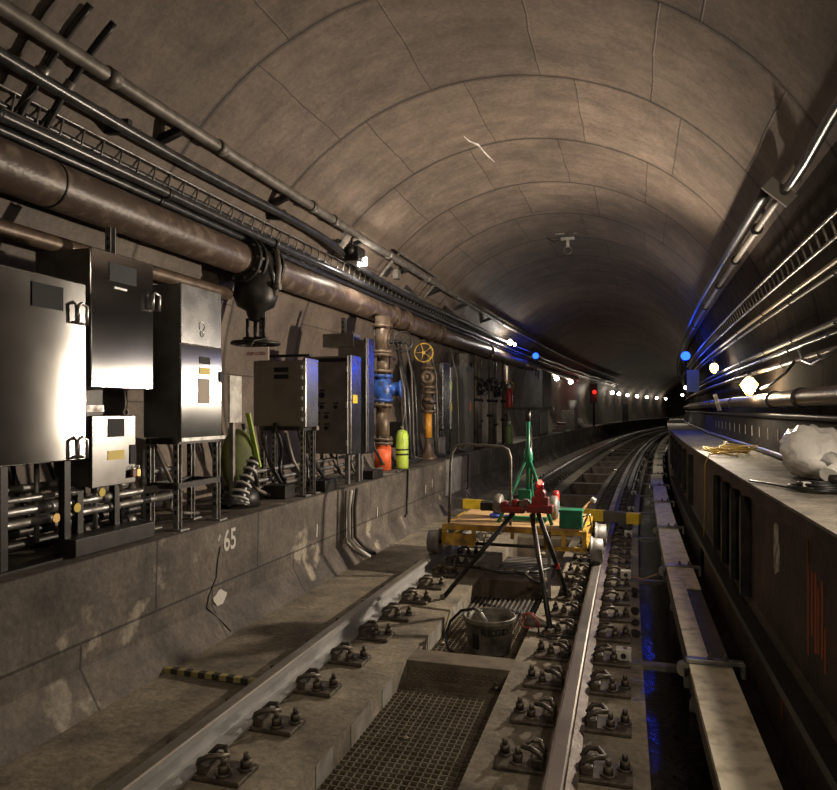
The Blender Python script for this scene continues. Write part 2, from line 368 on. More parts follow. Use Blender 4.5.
def sweep(prof, s0, s1, d=0.5, closed=True, uvs=None):
    """prof: list of (X, z). UV = (distance along profile, s)."""
    mb = MB(); ss = srange(s0, s1, d); n = len(prof); vs = []; uv = []
    acc = [0]
    for i in range(1, n): acc.append(acc[-1] + math.hypot(prof[i][0]-prof[i-1][0], prof[i][1]-prof[i-1][1]))
    for s in ss:
        for i, (X, z) in enumerate(prof): vs.append(P(s, X, z)); uv.append((acc[i] if uvs is None else uvs[i], s))
    fs = []
    for i in range(len(ss)-1):
        for k in range(n if closed else n-1):
            k2 = (k+1) % n; fs.append((i*n+k, (i+1)*n+k, (i+1)*n+k2, i*n+k2))
    if closed:
        fs += [tuple(range(n)), tuple(reversed([(len(ss)-1)*n+k for k in range(n)]))]
    mb.add(vs, fs); mb.uv = uv
    return mb
def ctube(fn, s0, s1, r, n=8, d=0.25):
    return MB().tube([P(s, *fn(s)) for s in srange(s0, s1, d)], r, n)
SE = 72.0
SB = -5.0

# ------------------------------------------------------------------ SETTING
def arc(a0, a1, n, d=0.0):
    return [(TXC + (TR-d)*math.cos(a), TZC + (TR-d)*math.sin(a)) for a in [a0 + (a1-a0)*i/n for i in range(n+1)]]
def lining(name, a0, a1, n, m_=None):
    inner = arc(a0, a1, n); outer = arc(a1, a0, n, -0.2)
    uvs = [TR*(a0 + (a1-a0)*i/n) + 20 for i in range(n+1)] + [TR*(a1 + (a0-a1)*i/n) + 20 for i in range(n+1)]
    mb = sweep(inner + outer, SB, SE, 0.46, True, uvs)
    mb.uv = [(u, v - 0.11) for u, v in mb.uv]
    mb.sm = [True]*len(mb.f)
    o = mb.build(name, m_ or M_lining); struct(o)
    md = o.modifiers.new('edges', 'EDGE_SPLIT'); md.split_angle = math.radians(50)
    return o
DEG = math.radians
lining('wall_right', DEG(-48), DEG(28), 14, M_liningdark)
lining('ceiling', DEG(28), DEG(146), 30)
lining('wall_left', DEG(146), DEG(236), 16)

floor = sweep([(-2.9, 0.035), (-2.2, 0.02), (-1.25, 0.0), (-1.25, -0.55), (-0.62, -0.55), (-0.62, 0.0), (0.12, 0.0), (0.12, -0.26), (0.75, -0.26), (0.75, -0.9), (-2.9, -0.9)], SB, SE, 0.5).build('floor', M_floor); struct(floor)
struct(sweep([(-2.57, 0.765), (-2.585, 0.22), (-2.47, 0.028), (-2.47, -0.1), (-3.6, -0.1), (-3.6, 0.765)], SB, SE, 0.5, uvs=[0.42, 0.97, 1.2, 1.3, 2.4, -0.6]).build('trim_1', M_bench))
# right walkway
struct(sweep([(0.645, 1.13), (0.645, 1.118), (0.70, 1.10), (1.45, 1.10), (1.45, 1.13)], SB, SE, 0.5).build('trim_2', M_walk))
struct(sweep([(0.65, 1.115), (0.65, 1.05), (0.70, 1.03), (0.70, 0.46), (0.665, 0.42), (0.665, -0.3), (1.45, -0.3), (1.45, 1.098), (0.70, 1.098)], SB, SE, 0.5).build('trim_3', M_rface))
struct(sweep([(1.20, 1.13), (1.24, 1.42), (1.30, 1.48), (1.75, 1.48), (1.75, 1.13)], SB, SE, 0.5).build('trim_4', M_rwall))
# tunnel beyond the last ring
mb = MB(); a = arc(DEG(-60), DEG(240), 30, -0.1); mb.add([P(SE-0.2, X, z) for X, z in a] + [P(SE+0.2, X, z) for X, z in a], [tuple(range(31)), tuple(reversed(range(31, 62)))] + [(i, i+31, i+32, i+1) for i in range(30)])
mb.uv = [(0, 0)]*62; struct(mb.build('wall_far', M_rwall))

# black ribs that put the shade of the slots into the walkway face
i = 0
pil = tag(MB().box((0, 0, 0), (0.05, 0.05, 0.56)).build('shade_rib', M_iron), 'upright black rib standing in for a shaded slot on the rusty face of the right walkway', 'rib', 'ribs for the shaded slots of the walkway face')
rib_s = [4.35, 4.75, 5.2, 5.7, 8.3, 9.5, 10.7, 11.9, 13.1, 14.3]
for k, s in enumerate(rib_s):
    o = pil if k == 0 else pil.copy()
    if k: COL.objects.link(o)
    place(o, s, 0.672, 0.74)
for k, (s0, s1, zz) in enumerate([(2.0, 4.3, 0.0), (4.35, 5.7, 0.0), (5.75, 8.2, 0.0), (8.3, 14.3, 0.0)]):
    pass
rec = sweep([(0.64, 0.40), (0.64, 0.10), (0.668, 0.08), (0.668, 0.43)], 6.6, 8.2, 0.3).build('access_panel', M_iron)
tag(rec, 'low dark recessed panel on the walkway face behind the third rail', 'panel')
led = sweep([(0.60, 0.44), (0.60, 0.40), (0.67, 0.40), (0.67, 0.44)], SB, 12, 0.5).build('face_ledge', M_iron)
tag(led, 'narrow dark ledge running along the walkway face below its ribs', 'ledge')

# ------------------------------------------------------------------ RAILS
def rail_prof(xc):
    p = [(-0.036, .150), (-0.038, .125), (-0.010, .112), (-0.009, .048), (-0.07, .034), (-0.07, .022), (0.07, .022), (0.07, .034), (0.009, .048), (0.010, .112), (0.038, .125), (0.036, .150)]
    return [(xc + a, b) for a, b in p]
for xc, side in ((-1.735, 'left'), (-0.23, 'right')):
    r = thing('running_rail', f'{side} running rail with a polished head, clipped down to the concrete' if side == 'left' else 'right running rail, dusty and brownish, beside the third rail', 'rail', world=True)
    mm = M_railgrey if side == 'left' else M_railside
    sweep(rail_prof(xc), SB, SE, 0.5).build('rail_body', mm, r)
    sweep([(xc-0.034, .1495), (xc-0.026, .1555), (xc+0.026, .1555), (xc+0.034, .1495)], SB, SE, 0.5).build('rail_head', M_railhead, r)
# guard rail beside right rail further on
g = sweep([(a+0.16, b*0.95+0.001) for a, b in rail_prof(-0.23)], 13.2, SE, 0.5).build('guard_rail', M_railgrey)
tag(g, 'second rail close beside the right running rail, starting further down the tunnel', 'rail')

# fasteners -----------------------------------------------------------
def make_fastener(sides=(-1, 1)):
    t = thing('rail_fastener', '', 'rail fastener')
    mb = MB(); mb.box((0, 0, 0.011) if len(sides) > 1 else (0.07, 0, 0.011), (0.56 if len(sides) > 1 else 0.42, 0.17, 0.022)); mb.box((0.10, 0, 0.04), (0.05, 0.13, 0.04)); mb.box((-0.10, 0, 0.04), (0.05, 0.13, 0.04))
    if len(sides) == 1: mb.cyl((-0.11, 0.02, 0.05), (-0.11, 0.02, 0.10), 0.014, 6)
    mb.build('base_plate', M_fast, t, 0.006)
    for s in sides:
        c = MB()
        c.tube([(s*0.075, -0.05, 0.05), (s*0.085, -0.055, 0.075), (s*0.13, -0.05, 0.095), (s*0.165, -0.02, 0.085), (s*0.17, 0.02, 0.07), (s*0.14, 0.055, 0.085), (s*0.10, 0.06, 0.08), (s*0.075, 0.03, 0.055)], 0.012, 7)
        c.build('clip', M_fast, t)
        for q in (-0.03, 0.035):
            b = MB(); x = s*(0.215 + q); y = 0.03 if q > 0 else -0.035
            b.cyl((x, y, 0.02), (x, y, 0.03), 0.032, 10); b.cyl((x, y, 0.03), (x, y, 0.062), 0.023, 6); b.cyl((x, y, 0.06), (x, y, 0.088), 0.012, 8)
            b.build('bolt', M_fast, t)
    return t
f0 = {'left': make_fastener((1,)), 'right': make_fastener()}
def far_fastener():
    mb = MB(); mb.box((0, 0, 0.011), (0.56, 0.17, 0.022))
    for s in (-1, 1):
        mb.box((s*0.12, 0, 0.06), (0.09, 0.10, 0.06))
        for q in (-0.03, 0.035): mb.cyl((s*(0.215+q), q, 0.02), (s*(0.215+q), q, 0.08), 0.02, 6)
    return mb.build('rail_fastener', M_fast)
ff = far_fastener(); used_n = {'left': False, 'right': False}; used_f = False
for xc, off, nm in ((-1.735, 2.10, 'left'), (-0.23, 2.09, 'right')):
    for k in range(-1, 128):
        s = off + 0.452*k
        near = s < 13.5
        if near:
            o = f0[nm] if not used_n[nm] else copy_tree(f0[nm]); used_n[nm] = True
        else:
            o = ff if not used_f else ff.copy()
            if used_f: COL.objects.link(o)
            used_f = True
        place(o, s, xc, 0.0 if xc > -1 else 0.006)
        tag(o, f'iron clip plate with bolts holding down the {nm} running rail', 'rail fastener', f'fasteners along the {nm} running rail')

# ------------------------------------------------------------------ trough: beams, gratings
def grating(s, ln, label, z=-0.135, fine=False):
    t = thing('floor_grating', label, 'grating', s, -0.935, z)
    m1 = MB(); w = 0.625
    n = 22 if fine else 17
    for k in range(n+1):
        x = -w/2 + w*k/n; m1.box((x, ln/2, 0.008), (0.005, ln, 0.028))
    m1.build('bearing_bars', M_grate, t)
    m2 = MB(); k2 = int(ln/0.042)
    for k in range(k2+1): m2.box((0, ln*k/k2, 0.014), (w, 0.006, 0.016))
    m2.build('cross_bars', M_grate, t)
    m3 = MB(); m3.box((0, 0.004, 0.008), (w, 0.008, 0.03)); m3.box((0, ln-0.004, 0.008), (w, 0.008, 0.03)); m3.build_each('end_bar', M_grate, t)
grating(-0.2, 2.1, 'rusty steel floor grating behind the nearest one')
grating(2.0, 2.045, 'rusty steel mesh floor grating, nearest in the track centre')
grating(4.27, 1.1, 'rusty steel floor grating that the grimy bucket stands on')
pl = thing('trough_plate', 'dark ribbed steel plate in the trough just behind the bucket grating', 'plate', 5.4, -0.935, -0.15)
mb = MB(); mb.box((0, 0.33, 0.01), (0.628, 0.64, 0.02)); mb.build('plate', M_iron, pl)
mb = MB(); [mb.box((-0.28+0.04*k, 0.33, 0.024), (0.012, 0.62, 0.01)) for k in range(15)]; mb.build('ribs', M_galvdull, pl)
# corrugated grate under trolley
cg = thing('slatted_grate', 'pale slatted grate in the trough below the yellow trolley', 'grate', 6.45, -0.96, -0.135)
mb = MB(); [mb.box((0.025, 0.04+0.075*k, 0.02), (0.628, 0.035, 0.04)) for k in range(16)]; mb.build('slats', M_galvdull, cg)
mb = MB(); [mb.box((x, 0.6, 0.0), (0.04, 1.2, 0.02)) for x in (-0.25, 0.25)]; mb.build('runners', M_iron, cg)
def make_beam(near):
    t = thing('cross_beam', '', 'beam')
    mb = MB(); mb.box((0, 0.11, -0.02), (0.70, 0.20, 0.035)); mb.box((0, 0.02, -0.27), (0.626, 0.02, 0.48)); mb.build('beam', mat('beam_dusty', (0.15, 0.12, 0.085), 0.7, 0.1, (0.08, 0.065, 0.045), 7), t, 0.004)
    if near:
        h = MB()
        for r in range(3):
            for k in range(15 - (r % 2)):
                x = -0.29 + 0.0415*k + (0.02 if r % 2 else 0); h.torus((x, 0.008, -0.055-0.036*r), 0.0125, 0.0035, (0, 1, 0), 10, 5)
        h.build('hole_rims', M_grate, t)
        h = MB(); h.box((0.24, -0.03, -0.125), (0.08, 0.05, 0.03)); h.cyl((0.24, -0.03, -0.11), (0.24, -0.03, -0.08), 0.02, 8); h.build('anchor_bolt', M_fast, t)
    return t
BL = {0: 'perforated steel cross beam between the two near gratings', 1: 'dusty cross beam behind the bucket, in front of the trolley', 2: 'cross beam in the trough just beyond the yellow trolley'}
b1 = make_beam(True); first = True
b2 = make_beam(False); first2 = True
for k in range(0, 30):
    s = 4.04 + 2.13*k
    if k < 2:
        o = b1 if first else copy_tree(b1); first = False
    else:
        o = b2 if first2 else copy_tree(b2); first2 = False
    place(o, s, -0.935, 0.0)
    if k in BL: tag(o, BL[k], 'beam')
    else: tag(o, 'dusty cross beam dividing the track trough beyond the trolley', 'beam', 'cross beams down the track trough')
# whitish painted patches on trough side + rubbish
for k, (s, l) in enumerate([(2.35, .22), (2.75, .18), (3.15, .3), (3.6, .16), (4.5, .35), (5.2, .3)]):
    o = sweep([(-1.247, -0.01), (-1.247, -0.12), (-1.2505, -0.12), (-1.2505, -0.01)], s, s+l, 0.1).build('paint_patch', mat('faded_paint', (0.22, 0.21, 0.19), 0.85, 0, (0.13, 0.115, 0.09), 9))
    tag(o, 'faded grey white paint patch on the side of the trough, left of the gratings', 'paint patch', 'paint patches on the trough side')
# debris
dm = mat('concrete_crumb', (0.30, 0.26, 0.20), 0.9, 0, (0.15, 0.12, 0.09), 20)
debris = [(8.9, -.9, .03), (10.5, -1.0, .05), (12.8, -.7, .04), (4.7, -1.2, .015), (3.3, -1.02, .012), (6.9, -1.1, .05), (7.6, -2.1, .025), (6.2, -2.3, .015), (11.4, -.8, .04), (7.9, -.9, .03)]
for k, (s, X, r) in enumerate(debris):
    zz = (-0.113 if s < 8 else -0.545) if -1.25 < X < -.62 else 0.005
    mb = MB(); mb.sphere((0, 0, r*0.6), r, 5, (1, 1.3, .6))
    for v in mb.v: v += Vector((random.uniform(-1, 1), random.uniform(-1, 1), 0))*r*0.25
    o = mb.build('rubble_piece', dm); place(o, s, X, zz, k)
    tag(o, 'small pale lump of concrete rubble on the track bed', 'rubble', 'rubble lumps on the track bed')

# ------------------------------------------------------------------ THIRD RAIL
tr = thing('third_rail', 'steel conductor rail in the dark gap under the pale cover board', 'rail', world=True)
sweep([(0.39, 0.0), (0.47, 0.0), (0.47, 0.012), (0.44, 0.02), (0.44, 0.06), (0.465, 0.07), (0.465, 0.10), (0.395, 0.10), (0.395, 0.07), (0.42, 0.06), (0.42, 0.02), (0.39, 0.012)], SB, SE, 0.5).build('rail_body', M_railside, tr)
joints = [SB, -2.4, -0.3, 1.75, 3.78, 6.01, 7.99, 10.2, 12.4, 14.6] + [14.6 + 2.2*k for k in range(1, 26)]
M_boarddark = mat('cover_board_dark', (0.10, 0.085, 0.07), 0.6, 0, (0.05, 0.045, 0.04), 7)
for k in range(len(joints)-1):
    a, b = joints[k]+0.004, joints[k+1]-0.004
    wobble = 0.0 if k != 8 else -0.03
    t = thing('cover_board', '', 'cover board', world=True)
    zt = 0.235
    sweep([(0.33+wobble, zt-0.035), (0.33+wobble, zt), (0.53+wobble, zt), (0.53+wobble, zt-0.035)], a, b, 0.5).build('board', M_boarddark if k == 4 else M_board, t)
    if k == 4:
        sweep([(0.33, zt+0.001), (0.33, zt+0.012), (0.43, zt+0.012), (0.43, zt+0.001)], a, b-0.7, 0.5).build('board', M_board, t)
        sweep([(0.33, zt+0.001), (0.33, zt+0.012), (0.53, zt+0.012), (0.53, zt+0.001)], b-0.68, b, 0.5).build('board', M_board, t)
    sweep([(0.328+wobble, zt-0.10), (0.328+wobble, zt-0.03), (0.345+wobble, zt-0.03), (0.345+wobble, zt-0.10)], a, b, 0.5).build('side_lip', M_galvdull, t)
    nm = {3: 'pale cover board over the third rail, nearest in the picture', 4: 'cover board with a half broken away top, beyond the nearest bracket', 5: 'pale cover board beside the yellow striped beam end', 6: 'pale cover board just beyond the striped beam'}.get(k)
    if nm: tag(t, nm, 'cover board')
    else: tag(t, 'pale cover board over the third rail further down the curve', 'cover board', 'distant third rail cover boards')
def make_bracket():
    t = thing('board_bracket', '', 'bracket')
    mb = MB(); mb.box((0.02, 0, 0.018), (0.27, 0.045, 0.022)); mb.box((0.15, 0, -0.015), (0.02, 0.05, 0.07)); mb.build('strap', M_galv, t, 0.003)
    mb = MB(); mb.cyl((-0.125, -0.025, -0.03), (-0.125, 0.025, -0.03), 0.035, 14); mb.box((-0.11, 0, -0.07), (0.03, 0.05, 0.10)); mb.build('hinge_lug', M_galvdull, t)
    for x in (0.0, 0.07):
        b = MB(); b.cyl((x, 0, 0.028), (x, 0, 0.04), 0.016, 6); b.cyl((x, 0, 0.04), (x, 0, 0.06), 0.008, 8); b.build('bolt', M_galvdull, t)
    return t
br = make_bracket()
for k, s in enumerate(joints[2:16]):
    o = br if k == 0 else copy_tree(br); place(o, s, 0.43, 0.235)
    nm = {2: 'grey strap bracket with two bolts across the nearest cover board', 3: 'strap bracket where the broken cover board ends', 4: 'strap bracket on the cover board beside the trolley wheel'}.get(k)
    tag(o, nm or 'strap bracket across the third rail cover boards further away', 'bracket', None if nm else 'distant cover board brackets')
def make_support():
    t = thing('third_rail_support', '', 'support')
    mb = MB(); mb.box((0.09, 0, -0.02), (0.62, 0.07, 0.03)); mb.build('arm', M_galvdull, t)
    mb = MB(); mb.box((-0.20, 0, 0.035), (0.09, 0.08, 0.07)); mb.build('anchor_block', M_white, t, 0.006)
    mb = MB(); mb.cyl((-0.20, -0.043, 0.035), (-0.20, 0.043, 0.035), 0.017, 10); mb.build('bolt', M_iron, t)
    mb = MB(); mb.lathe([(0.05, -0.255), (0.05, -0.2), (0.035, -0.17), (0.05, -0.14), (0.035, -0.11), (0.05, -0.08), (0.04, -0.035)], (0.22, 0, -0.0), 'z', 14); mb.build('insulator', M_white, t)
    return t
sp = make_support()
for k in range(12):
    o = sp if k == 0 else copy_tree(sp); place(o, 2.25 + 2.13*k, 0.21, 0.012)
    nm = {1: 'white anchor block and arm reaching under the third rail, nearest', 2: 'white anchor block and arm beside the trolley wheels'}.get(k)
    tag(o, nm or 'white anchor block and arm under the third rail, further away', 'support', None if nm else 'distant third rail supports')

# ------------------------------------------------------------------ LEFT WALL SERVICES
def flange(mb, s, X, z, R, w, bolts=8, axis='y'):
    pass
MX, MZ, MRr = -3.10, 2.79, 0.135
wm = thing('water_main', 'thick brown peeling water main running along the left wall', 'pipe', world=True)
ctube(lambda s: (MX, MZ), SB, 30, MRr, 24).build('pipe', M_main, wm)
for s in (-1.5, 3.2, 9.0, 9.5, 10.9, 11.3, 15, 19):
    mb = MB(); mb.tube([P(s-0.05, MX, MZ), P(s-0.05, MX, MZ), P(s+0.05, MX, MZ), P(s+0.05, MX, MZ)], [0.137, 0.165, 0.165, 0.137], 20) if s > 5 else mb.tube([P(s-0.006, MX, MZ), P(s+0.006, MX, MZ)], 0.139, 24)
    mb.build('coupling', M_pipebrown if s > 5 else M_iron, wm)
lg = ctube(lambda s: (-3.2, MZ-0.30), SB, 5.2, 0.05, 14); tag(lg.build('lagged_pipe', M_pipebrown), 'brown flaking pipe low behind the cabinets under the water main', 'pipe')
# flanged valve
va = thing('gate_valve', 'big black flanged valve on the water main above the cabinets', 'valve', 5.42, MX, MZ)
for y in (-0.20, -0.10, 0.10, 0.20):
    mb = MB(); mb.cyl((0, y-0.018, 0), (0, y+0.018, 0), 0.205, 24); mb.build('flange', M_iron, va, 0.004)
mb = MB()
for y in (-0.15, 0.15):
    for k in range(10):
        a = 2*PI*k/10; mb.cyl((0.175*math.cos(a), y-0.075, 0.175*math.sin(a)), (0.175*math.cos(a), y+0.075, 0.175*math.sin(a)), 0.014, 6)
mb.build_each('flange_bolt', M_galvdull, va)
mb = MB(); mb.lathe([(0.001, -0.52), (0.06, -0.5), (0.085, -0.42), (0.16, -0.38), (0.19, -0.30), (0.18, -0.15), (0.14, 0)], (0.03, 0, 0), 'z', 18); mb.cyl((0, -0.1, 0), (0, 0.1, 0), 0.17, 20); mb.build('body', M_iron, va)
mb = MB(); mb.tube([(0.23, 0, 0.1), (0.255, 0, -0.05), (0.24, 0, -0.2), (0.2, 0, -0.3)], 0.025, 8); mb.cyl((0.22, -0.02, -0.22), (0.28, -0.02, -0.22), 0.03, 8); mb.build('yoke_arm', M_galvdull, va)
mb = MB(); mb.cyl((-0.05, 0, -0.66), (-0.05, 0, -0.48), 0.015, 8); mb.cyl((0.11, 0, -0.66), (0.11, 0, -0.48), 0.015, 8); mb.cyl((0.03, 0, -0.72), (0.03, 0, -0.5), 0.02, 8); mb.box((0.03, 0, -0.66), (0.22, 0.05, 0.03)); mb.build('stem', M_iron, va)
mb = MB(); mb.torus((0.03, 0, -0.70), 0.20, 0.016, (0, 0, 1), 28, 8)
for k in range(4):
    a = PI*k/4*2; mb.cyl((0.03, 0, -0.70), (0.03+0.2*math.cos(a), 0.2*math.sin(a), -0.70), 0.009, 6)
mb.build('handwheel', M_iron, va)
# sign
sg = thing('hanging_sign', 'small pink KEEP CLOSED sign hanging below the black valve', 'sign', 4.87, -2.74, 1.90)
MB().box((0, 0, 0.05), (0.21, 0.006, 0.105)).build('plate', M_pinksign, sg, 0.002)
mb = MB(); mb.tube([(-0.06, 0, 0.10), (-0.05, 0.05, 0.16), (-0.10, 0.3, 0.20)], 0.003, 5); mb.build('hanger', M_galvdull, sg)
def text(body, size, m, parent, loc, rot, name='lettering', extr=0.0015, bold=0.0, sx=1.0):
    c = bpy.data.curves.new(name, 'FONT'); c.body = body; c.size = size; c.extrude = extr; c.align_x = 'CENTER'; c.align_y = 'CENTER'; c.offset = bold
    o = bpy.data.objects.new(name, c); COL.objects.link(o)
    dg = bpy.context.evaluated_depsgraph_get(); me = bpy.data.meshes.new_from_object(o.evaluated_get(dg))
    bpy.data.objects.remove(o); bpy.data.curves.remove(c)
    me.materials.clear(); me.materials.append(m)
    o = bpy.data.objects.new(name, me); COL.objects.link(o)
    if parent is not None: o.parent = parent
    o.location = loc; o.rotation_euler = rot; o.scale = (sx, 1, 1)
    return o
text('KEEP CLOSED', 0.034, M_signred, sg, (0, -0.006, 0.05), (PI/2, 0, 0), bold=0.0004, sx=0.78)
# top conduit, cables
cd = thing('wall_conduit', 'grey steel conduit, topmost of the runs along the left wall', 'conduit', world=True)
ctube(lambda s: (-2.763, 3.39), SB, 44, 0.042, 12).build('pipe', M_galvdull, cd)
for s in (3.3, 4.4, 5.9, 6.4, 8.0, 9.6, 11.2, 13.0, 15.0):
    MB().tube([P(s-0.04, -2.763, 3.39), P(s+0.04, -2.763, 3.39)], 0.052, 12).build('coupling', M_galvdull, cd)
for k, s in enumerate((4.0, 5.5, 7.2, 8.8, 10.4, 12, 14)):
    MB().bar(P(s, -2.80, 3.37), P(s, wallX(3.30)-0.02, 3.30), 0.05, 0.05).build('clamp', M_iron, cd)
ca = thing('power_cable', 'thick glossy black cable below the topmost conduit on the left wall', 'cable', world=True)
ctube(lambda s: (-2.895 + 0.01*math.sin(s*1.3), 3.24 + 0.014*math.sin(s*1.1) - 0.15*(1/(1+math.exp(-(s-7.0)*3)))), SB, 44, 0.036, 12).build('cable', M_cable, ca)
for s in (1.6, 3.6, 5.6, 7.4, 9.4, 11.4):
    MB().bar(P(s, -2.88, 3.24 - 0.15*(1/(1+math.exp(-(s-7.0)*3)))-0.0), P(s, wallX(3.27)-0.03, 3.26), 0.04, 0.09).build('clamp', M_iron, ca)
# rod under tray
rd = thing('hanger_rod', 'thin bright rod with hooks running just above the water main', 'rod', world=True)
ctube(lambda s: (-3.11, 2.965), SB, 30, 0.008, 6).build('rod', M_galv, rd)
mb = MB()
for s in srange(1.5, 16, 0.16): mb.tube([P(s, -3.11, 2.93), P(s, -3.08, 2.99), P(s+0.02, -3.12, 3.05)], 0.006, 5)
hk = mb.build('hooks', M_galv, rd); hk['kind'] = 'stuff'
# cable tray (ladder with rungs) and its cables
ct = thing('cable_tray', 'wire cable tray full of black cables along the left wall', 'cable tray', world=True)
mb = MB()
for X, z in ((-3.00, 3.15), (-3.05, 3.0), (-3.14, 3.02)): mb.tube([P(s, X, z) for s in srange(SB, 44, 0.3)], 0.007, 6)
mb.build('side_wires', M_galv, ct)
def tray_rung(s0_):
    return MB().tube([(0.00, 0, 0.15), (-0.03, 0.0, 0.02), (-0.05, 0, -0.01), (-0.15, 0, 0.0), (-0.17, 0, 0.13)], 0.007, 5)
rg = tray_rung(0).build('rung', M_galv, ct)
rr = [1.6 + 0.16*k for k in range(95)]
for k, s in enumerate(rr):
    o = rg if k == 0 else rg.copy()
    if k: COL.objects.link(o)
    o.parent = ct; o.location = P(s, -3.0, 3.0); o.rotation_euler = (0, 0, -heading(s))
for k in range(6):
    ph = k*1.7; cx_ = -3.03 - 0.022*k; cz_ = 3.03 + (k % 3)*0.028
    r = [0.016, 0.011, 0.018, 0.012, 0.014, 0.012][k]
    o = ctube(lambda s: (cx_ + 0.012*math.sin(s*0.9+ph), cz_ + 0.014*math.sin(s*0.7+ph*2)), SB, 44, r, 8, 0.2).build('tray_cable', M_cable if k % 3 else M_galvdull)
    tag(o, 'thin cable lying in the wire tray on the left wall', 'cable', 'cables in the left wire tray')
for k, (X, z, r, lb) in enumerate(((-2.985, 2.995, 0.034, 'thick black feeder cable on the outer side of the left tray'), (-3.05, 2.95, 0.026, 'second black feeder cable under the left tray'))):
    o = ctube(lambda s: (X+0.006*math.sin(2*s), z), SB, 44, r, 12).build('feeder_cable', M_cable); tag(o, lb, 'cable')
    mb = MB()
    for s in (2.75, 4.1, 5.6, 7.3): mb.tube([P(s-0.02, X, z), P(s+0.02, X, z)], r+0.008, 12)
    mb.build('cable_tie', M_iron, o)
# risers going over the crown
for k, (s, lb) in enumerate(((2.95, 'black conduit riser with clamp climbing the lining, nearer of two'), (3.12, 'black conduit riser climbing the lining, further of two'))):
    t = thing('conduit_riser', lb, 'conduit', world=True)
    pts = [P(s, TXC + (TR-0.10)*math.cos(a), TZC + (TR-0.10)*math.sin(a)) for a in [DEG(130 + 22*i/14) for i in range(15)]]
    MB().tube(pts, 0.020, 10).build('pipe', M_iron, t)
    MB().tube([P(s, TXC + (TR-0.10)*math.cos(a), TZC + (TR-0.10)*math.sin(a)) for a in (DEG(139.5), DEG(141.5))], 0.028, 10).build('coupling', M_galv, t)
    pts = [P(s, -2.93-0.02*k, 3.20), P(s-0.02, -3.03, 3.10), P(s-0.05, -3.10, 2.99), P(s-0.1, -3.12, 2.95)]
    MB().tube(pts, 0.012, 8).build('flexible_tail', M_black, t)

# access frame over the lamp (small ladder/bracket)
fr = thing('angle_iron_bracket', 'small angle iron frame holding the top conduit beyond the floodlight', 'bracket', world=True)
mb = MB()
for s in (8.2, 10.0):
    mb.bar(P(s, -2.70, 3.46), P(s, -2.98, 3.14), 0.025, 0.025)
for q in ((-2.70, 3.46), (-2.96, 3.16)): mb.bar(P(8.2, *q), P(10.0, *q), 0.025, 0.025)
mb.build('frame', M_galvdull, fr)
MB().box(P(8.55, -2.86, 3.26), (0.07, 0.12, 0.12), (0, 0, 0)).build('junction_box', M_galvdull, fr)

# vertical strut behind the cab
for k, (s, X, z0, z1, lb) in enumerate(((5.62, -3.12, 1.2, 2.62, 'slotted steel channel upright behind the small grey cabinet'), (6.95, -2.9, 2.0, 2.5, 'slotted channel upright above the riveted cabinet'), (3.55, -2.98, 2.25, 2.62, 'slotted channel upright above the two part cabinet'))):
    t = thing('strut_channel', lb, 'strut', s, X, z0)
    mb = MB(); h = z1-z0
    mb.box((-0.02, 0, h/2), (0.004, 0.04, h)); mb.box((0.0, 0.02, h/2), (0.04, 0.004, h)); mb.box((0.0, -0.02, h/2), (0.04, 0.004, h)); mb.build('channel', M_galv, t)
    mb = MB(); [mb.box((0.0, -0.0225, 0.05+0.05*k2), (0.014, 0.002, 0.026)) for k2 in range(int((h-0.05)/0.05))]; mb.build_each('slot', M_plateblack, t)

# ------------------------------------------------------------------ CABINETS
def latch(parent, x, y, z, vertical=True):
    mb = MB(); mb.tube([(x, y-0.025, z-0.045), (x+0.03, y-0.03, z-0.05), (x+0.032, y-0.03, z+0.04), (x+0.025, y, z+0.055), (x+0.032, y+0.03, z+0.04), (x+0.03, y+0.03, z-0.05), (x, y+0.025, z-0.045)], 0.009, 6)
    mb.build('latch', M_ssedge, parent)
# local frame at (s, X, z): +x toward the track, +y along the track
def strut_v(mb, x, y, z0, z1, w=0.04):
    mb.box((x, y, (z0+z1)/2), (w, w, z1-z0))
def legs_frame(t, W, D, H, y0=0.0, x0=0.0, mid=True, nlegs=4):
    # legs from z=-H to 0, footprint x in [-D,0], y in [0,W]
    ps = [(x0-0.02, y0+0.02), (x0-0.02, y0+W-0.02), (x0-D+0.02, y0+0.02), (x0-D+0.02, y0+W-0.02)][:nlegs]
    for x, y in ps:
        mb = MB(); mb.box((x-0.018, y, -H/2), (0.004, 0.038, H)); mb.box((x, y+0.018, -H/2), (0.036, 0.004, H)); mb.box((x, y-0.018, -H/2), (0.036, 0.004, H)); mb.box((x, y, -H+0.005), (0.11, 0.09, 0.01))
        o = mb.build('leg', M_galv, t)
        m2 = MB(); [m2.box((x, y-0.0205, -0.06-0.05*k), (0.015, 0.002, 0.026)) for k in range(int((H-0.08)/0.05))]; m2.build_each('slot', M_plateblack, o)
    mb = MB()
    for z in ([-0.02, -H*0.52] if mid else [-0.02]):
        mb.box((x0-0.02, y0+W/2, z), (0.035, W, 0.035))
        if nlegs > 2:
            mb.box((x0-D+0.02, y0+W/2, z), (0.035, W, 0.035))
            for y in (y0+0.02, y0+W-0.02): mb.box((x0-D/2, y, z), (D, 0.035, 0.035))
    mb.build_each('cross_rail', M_iron, t)

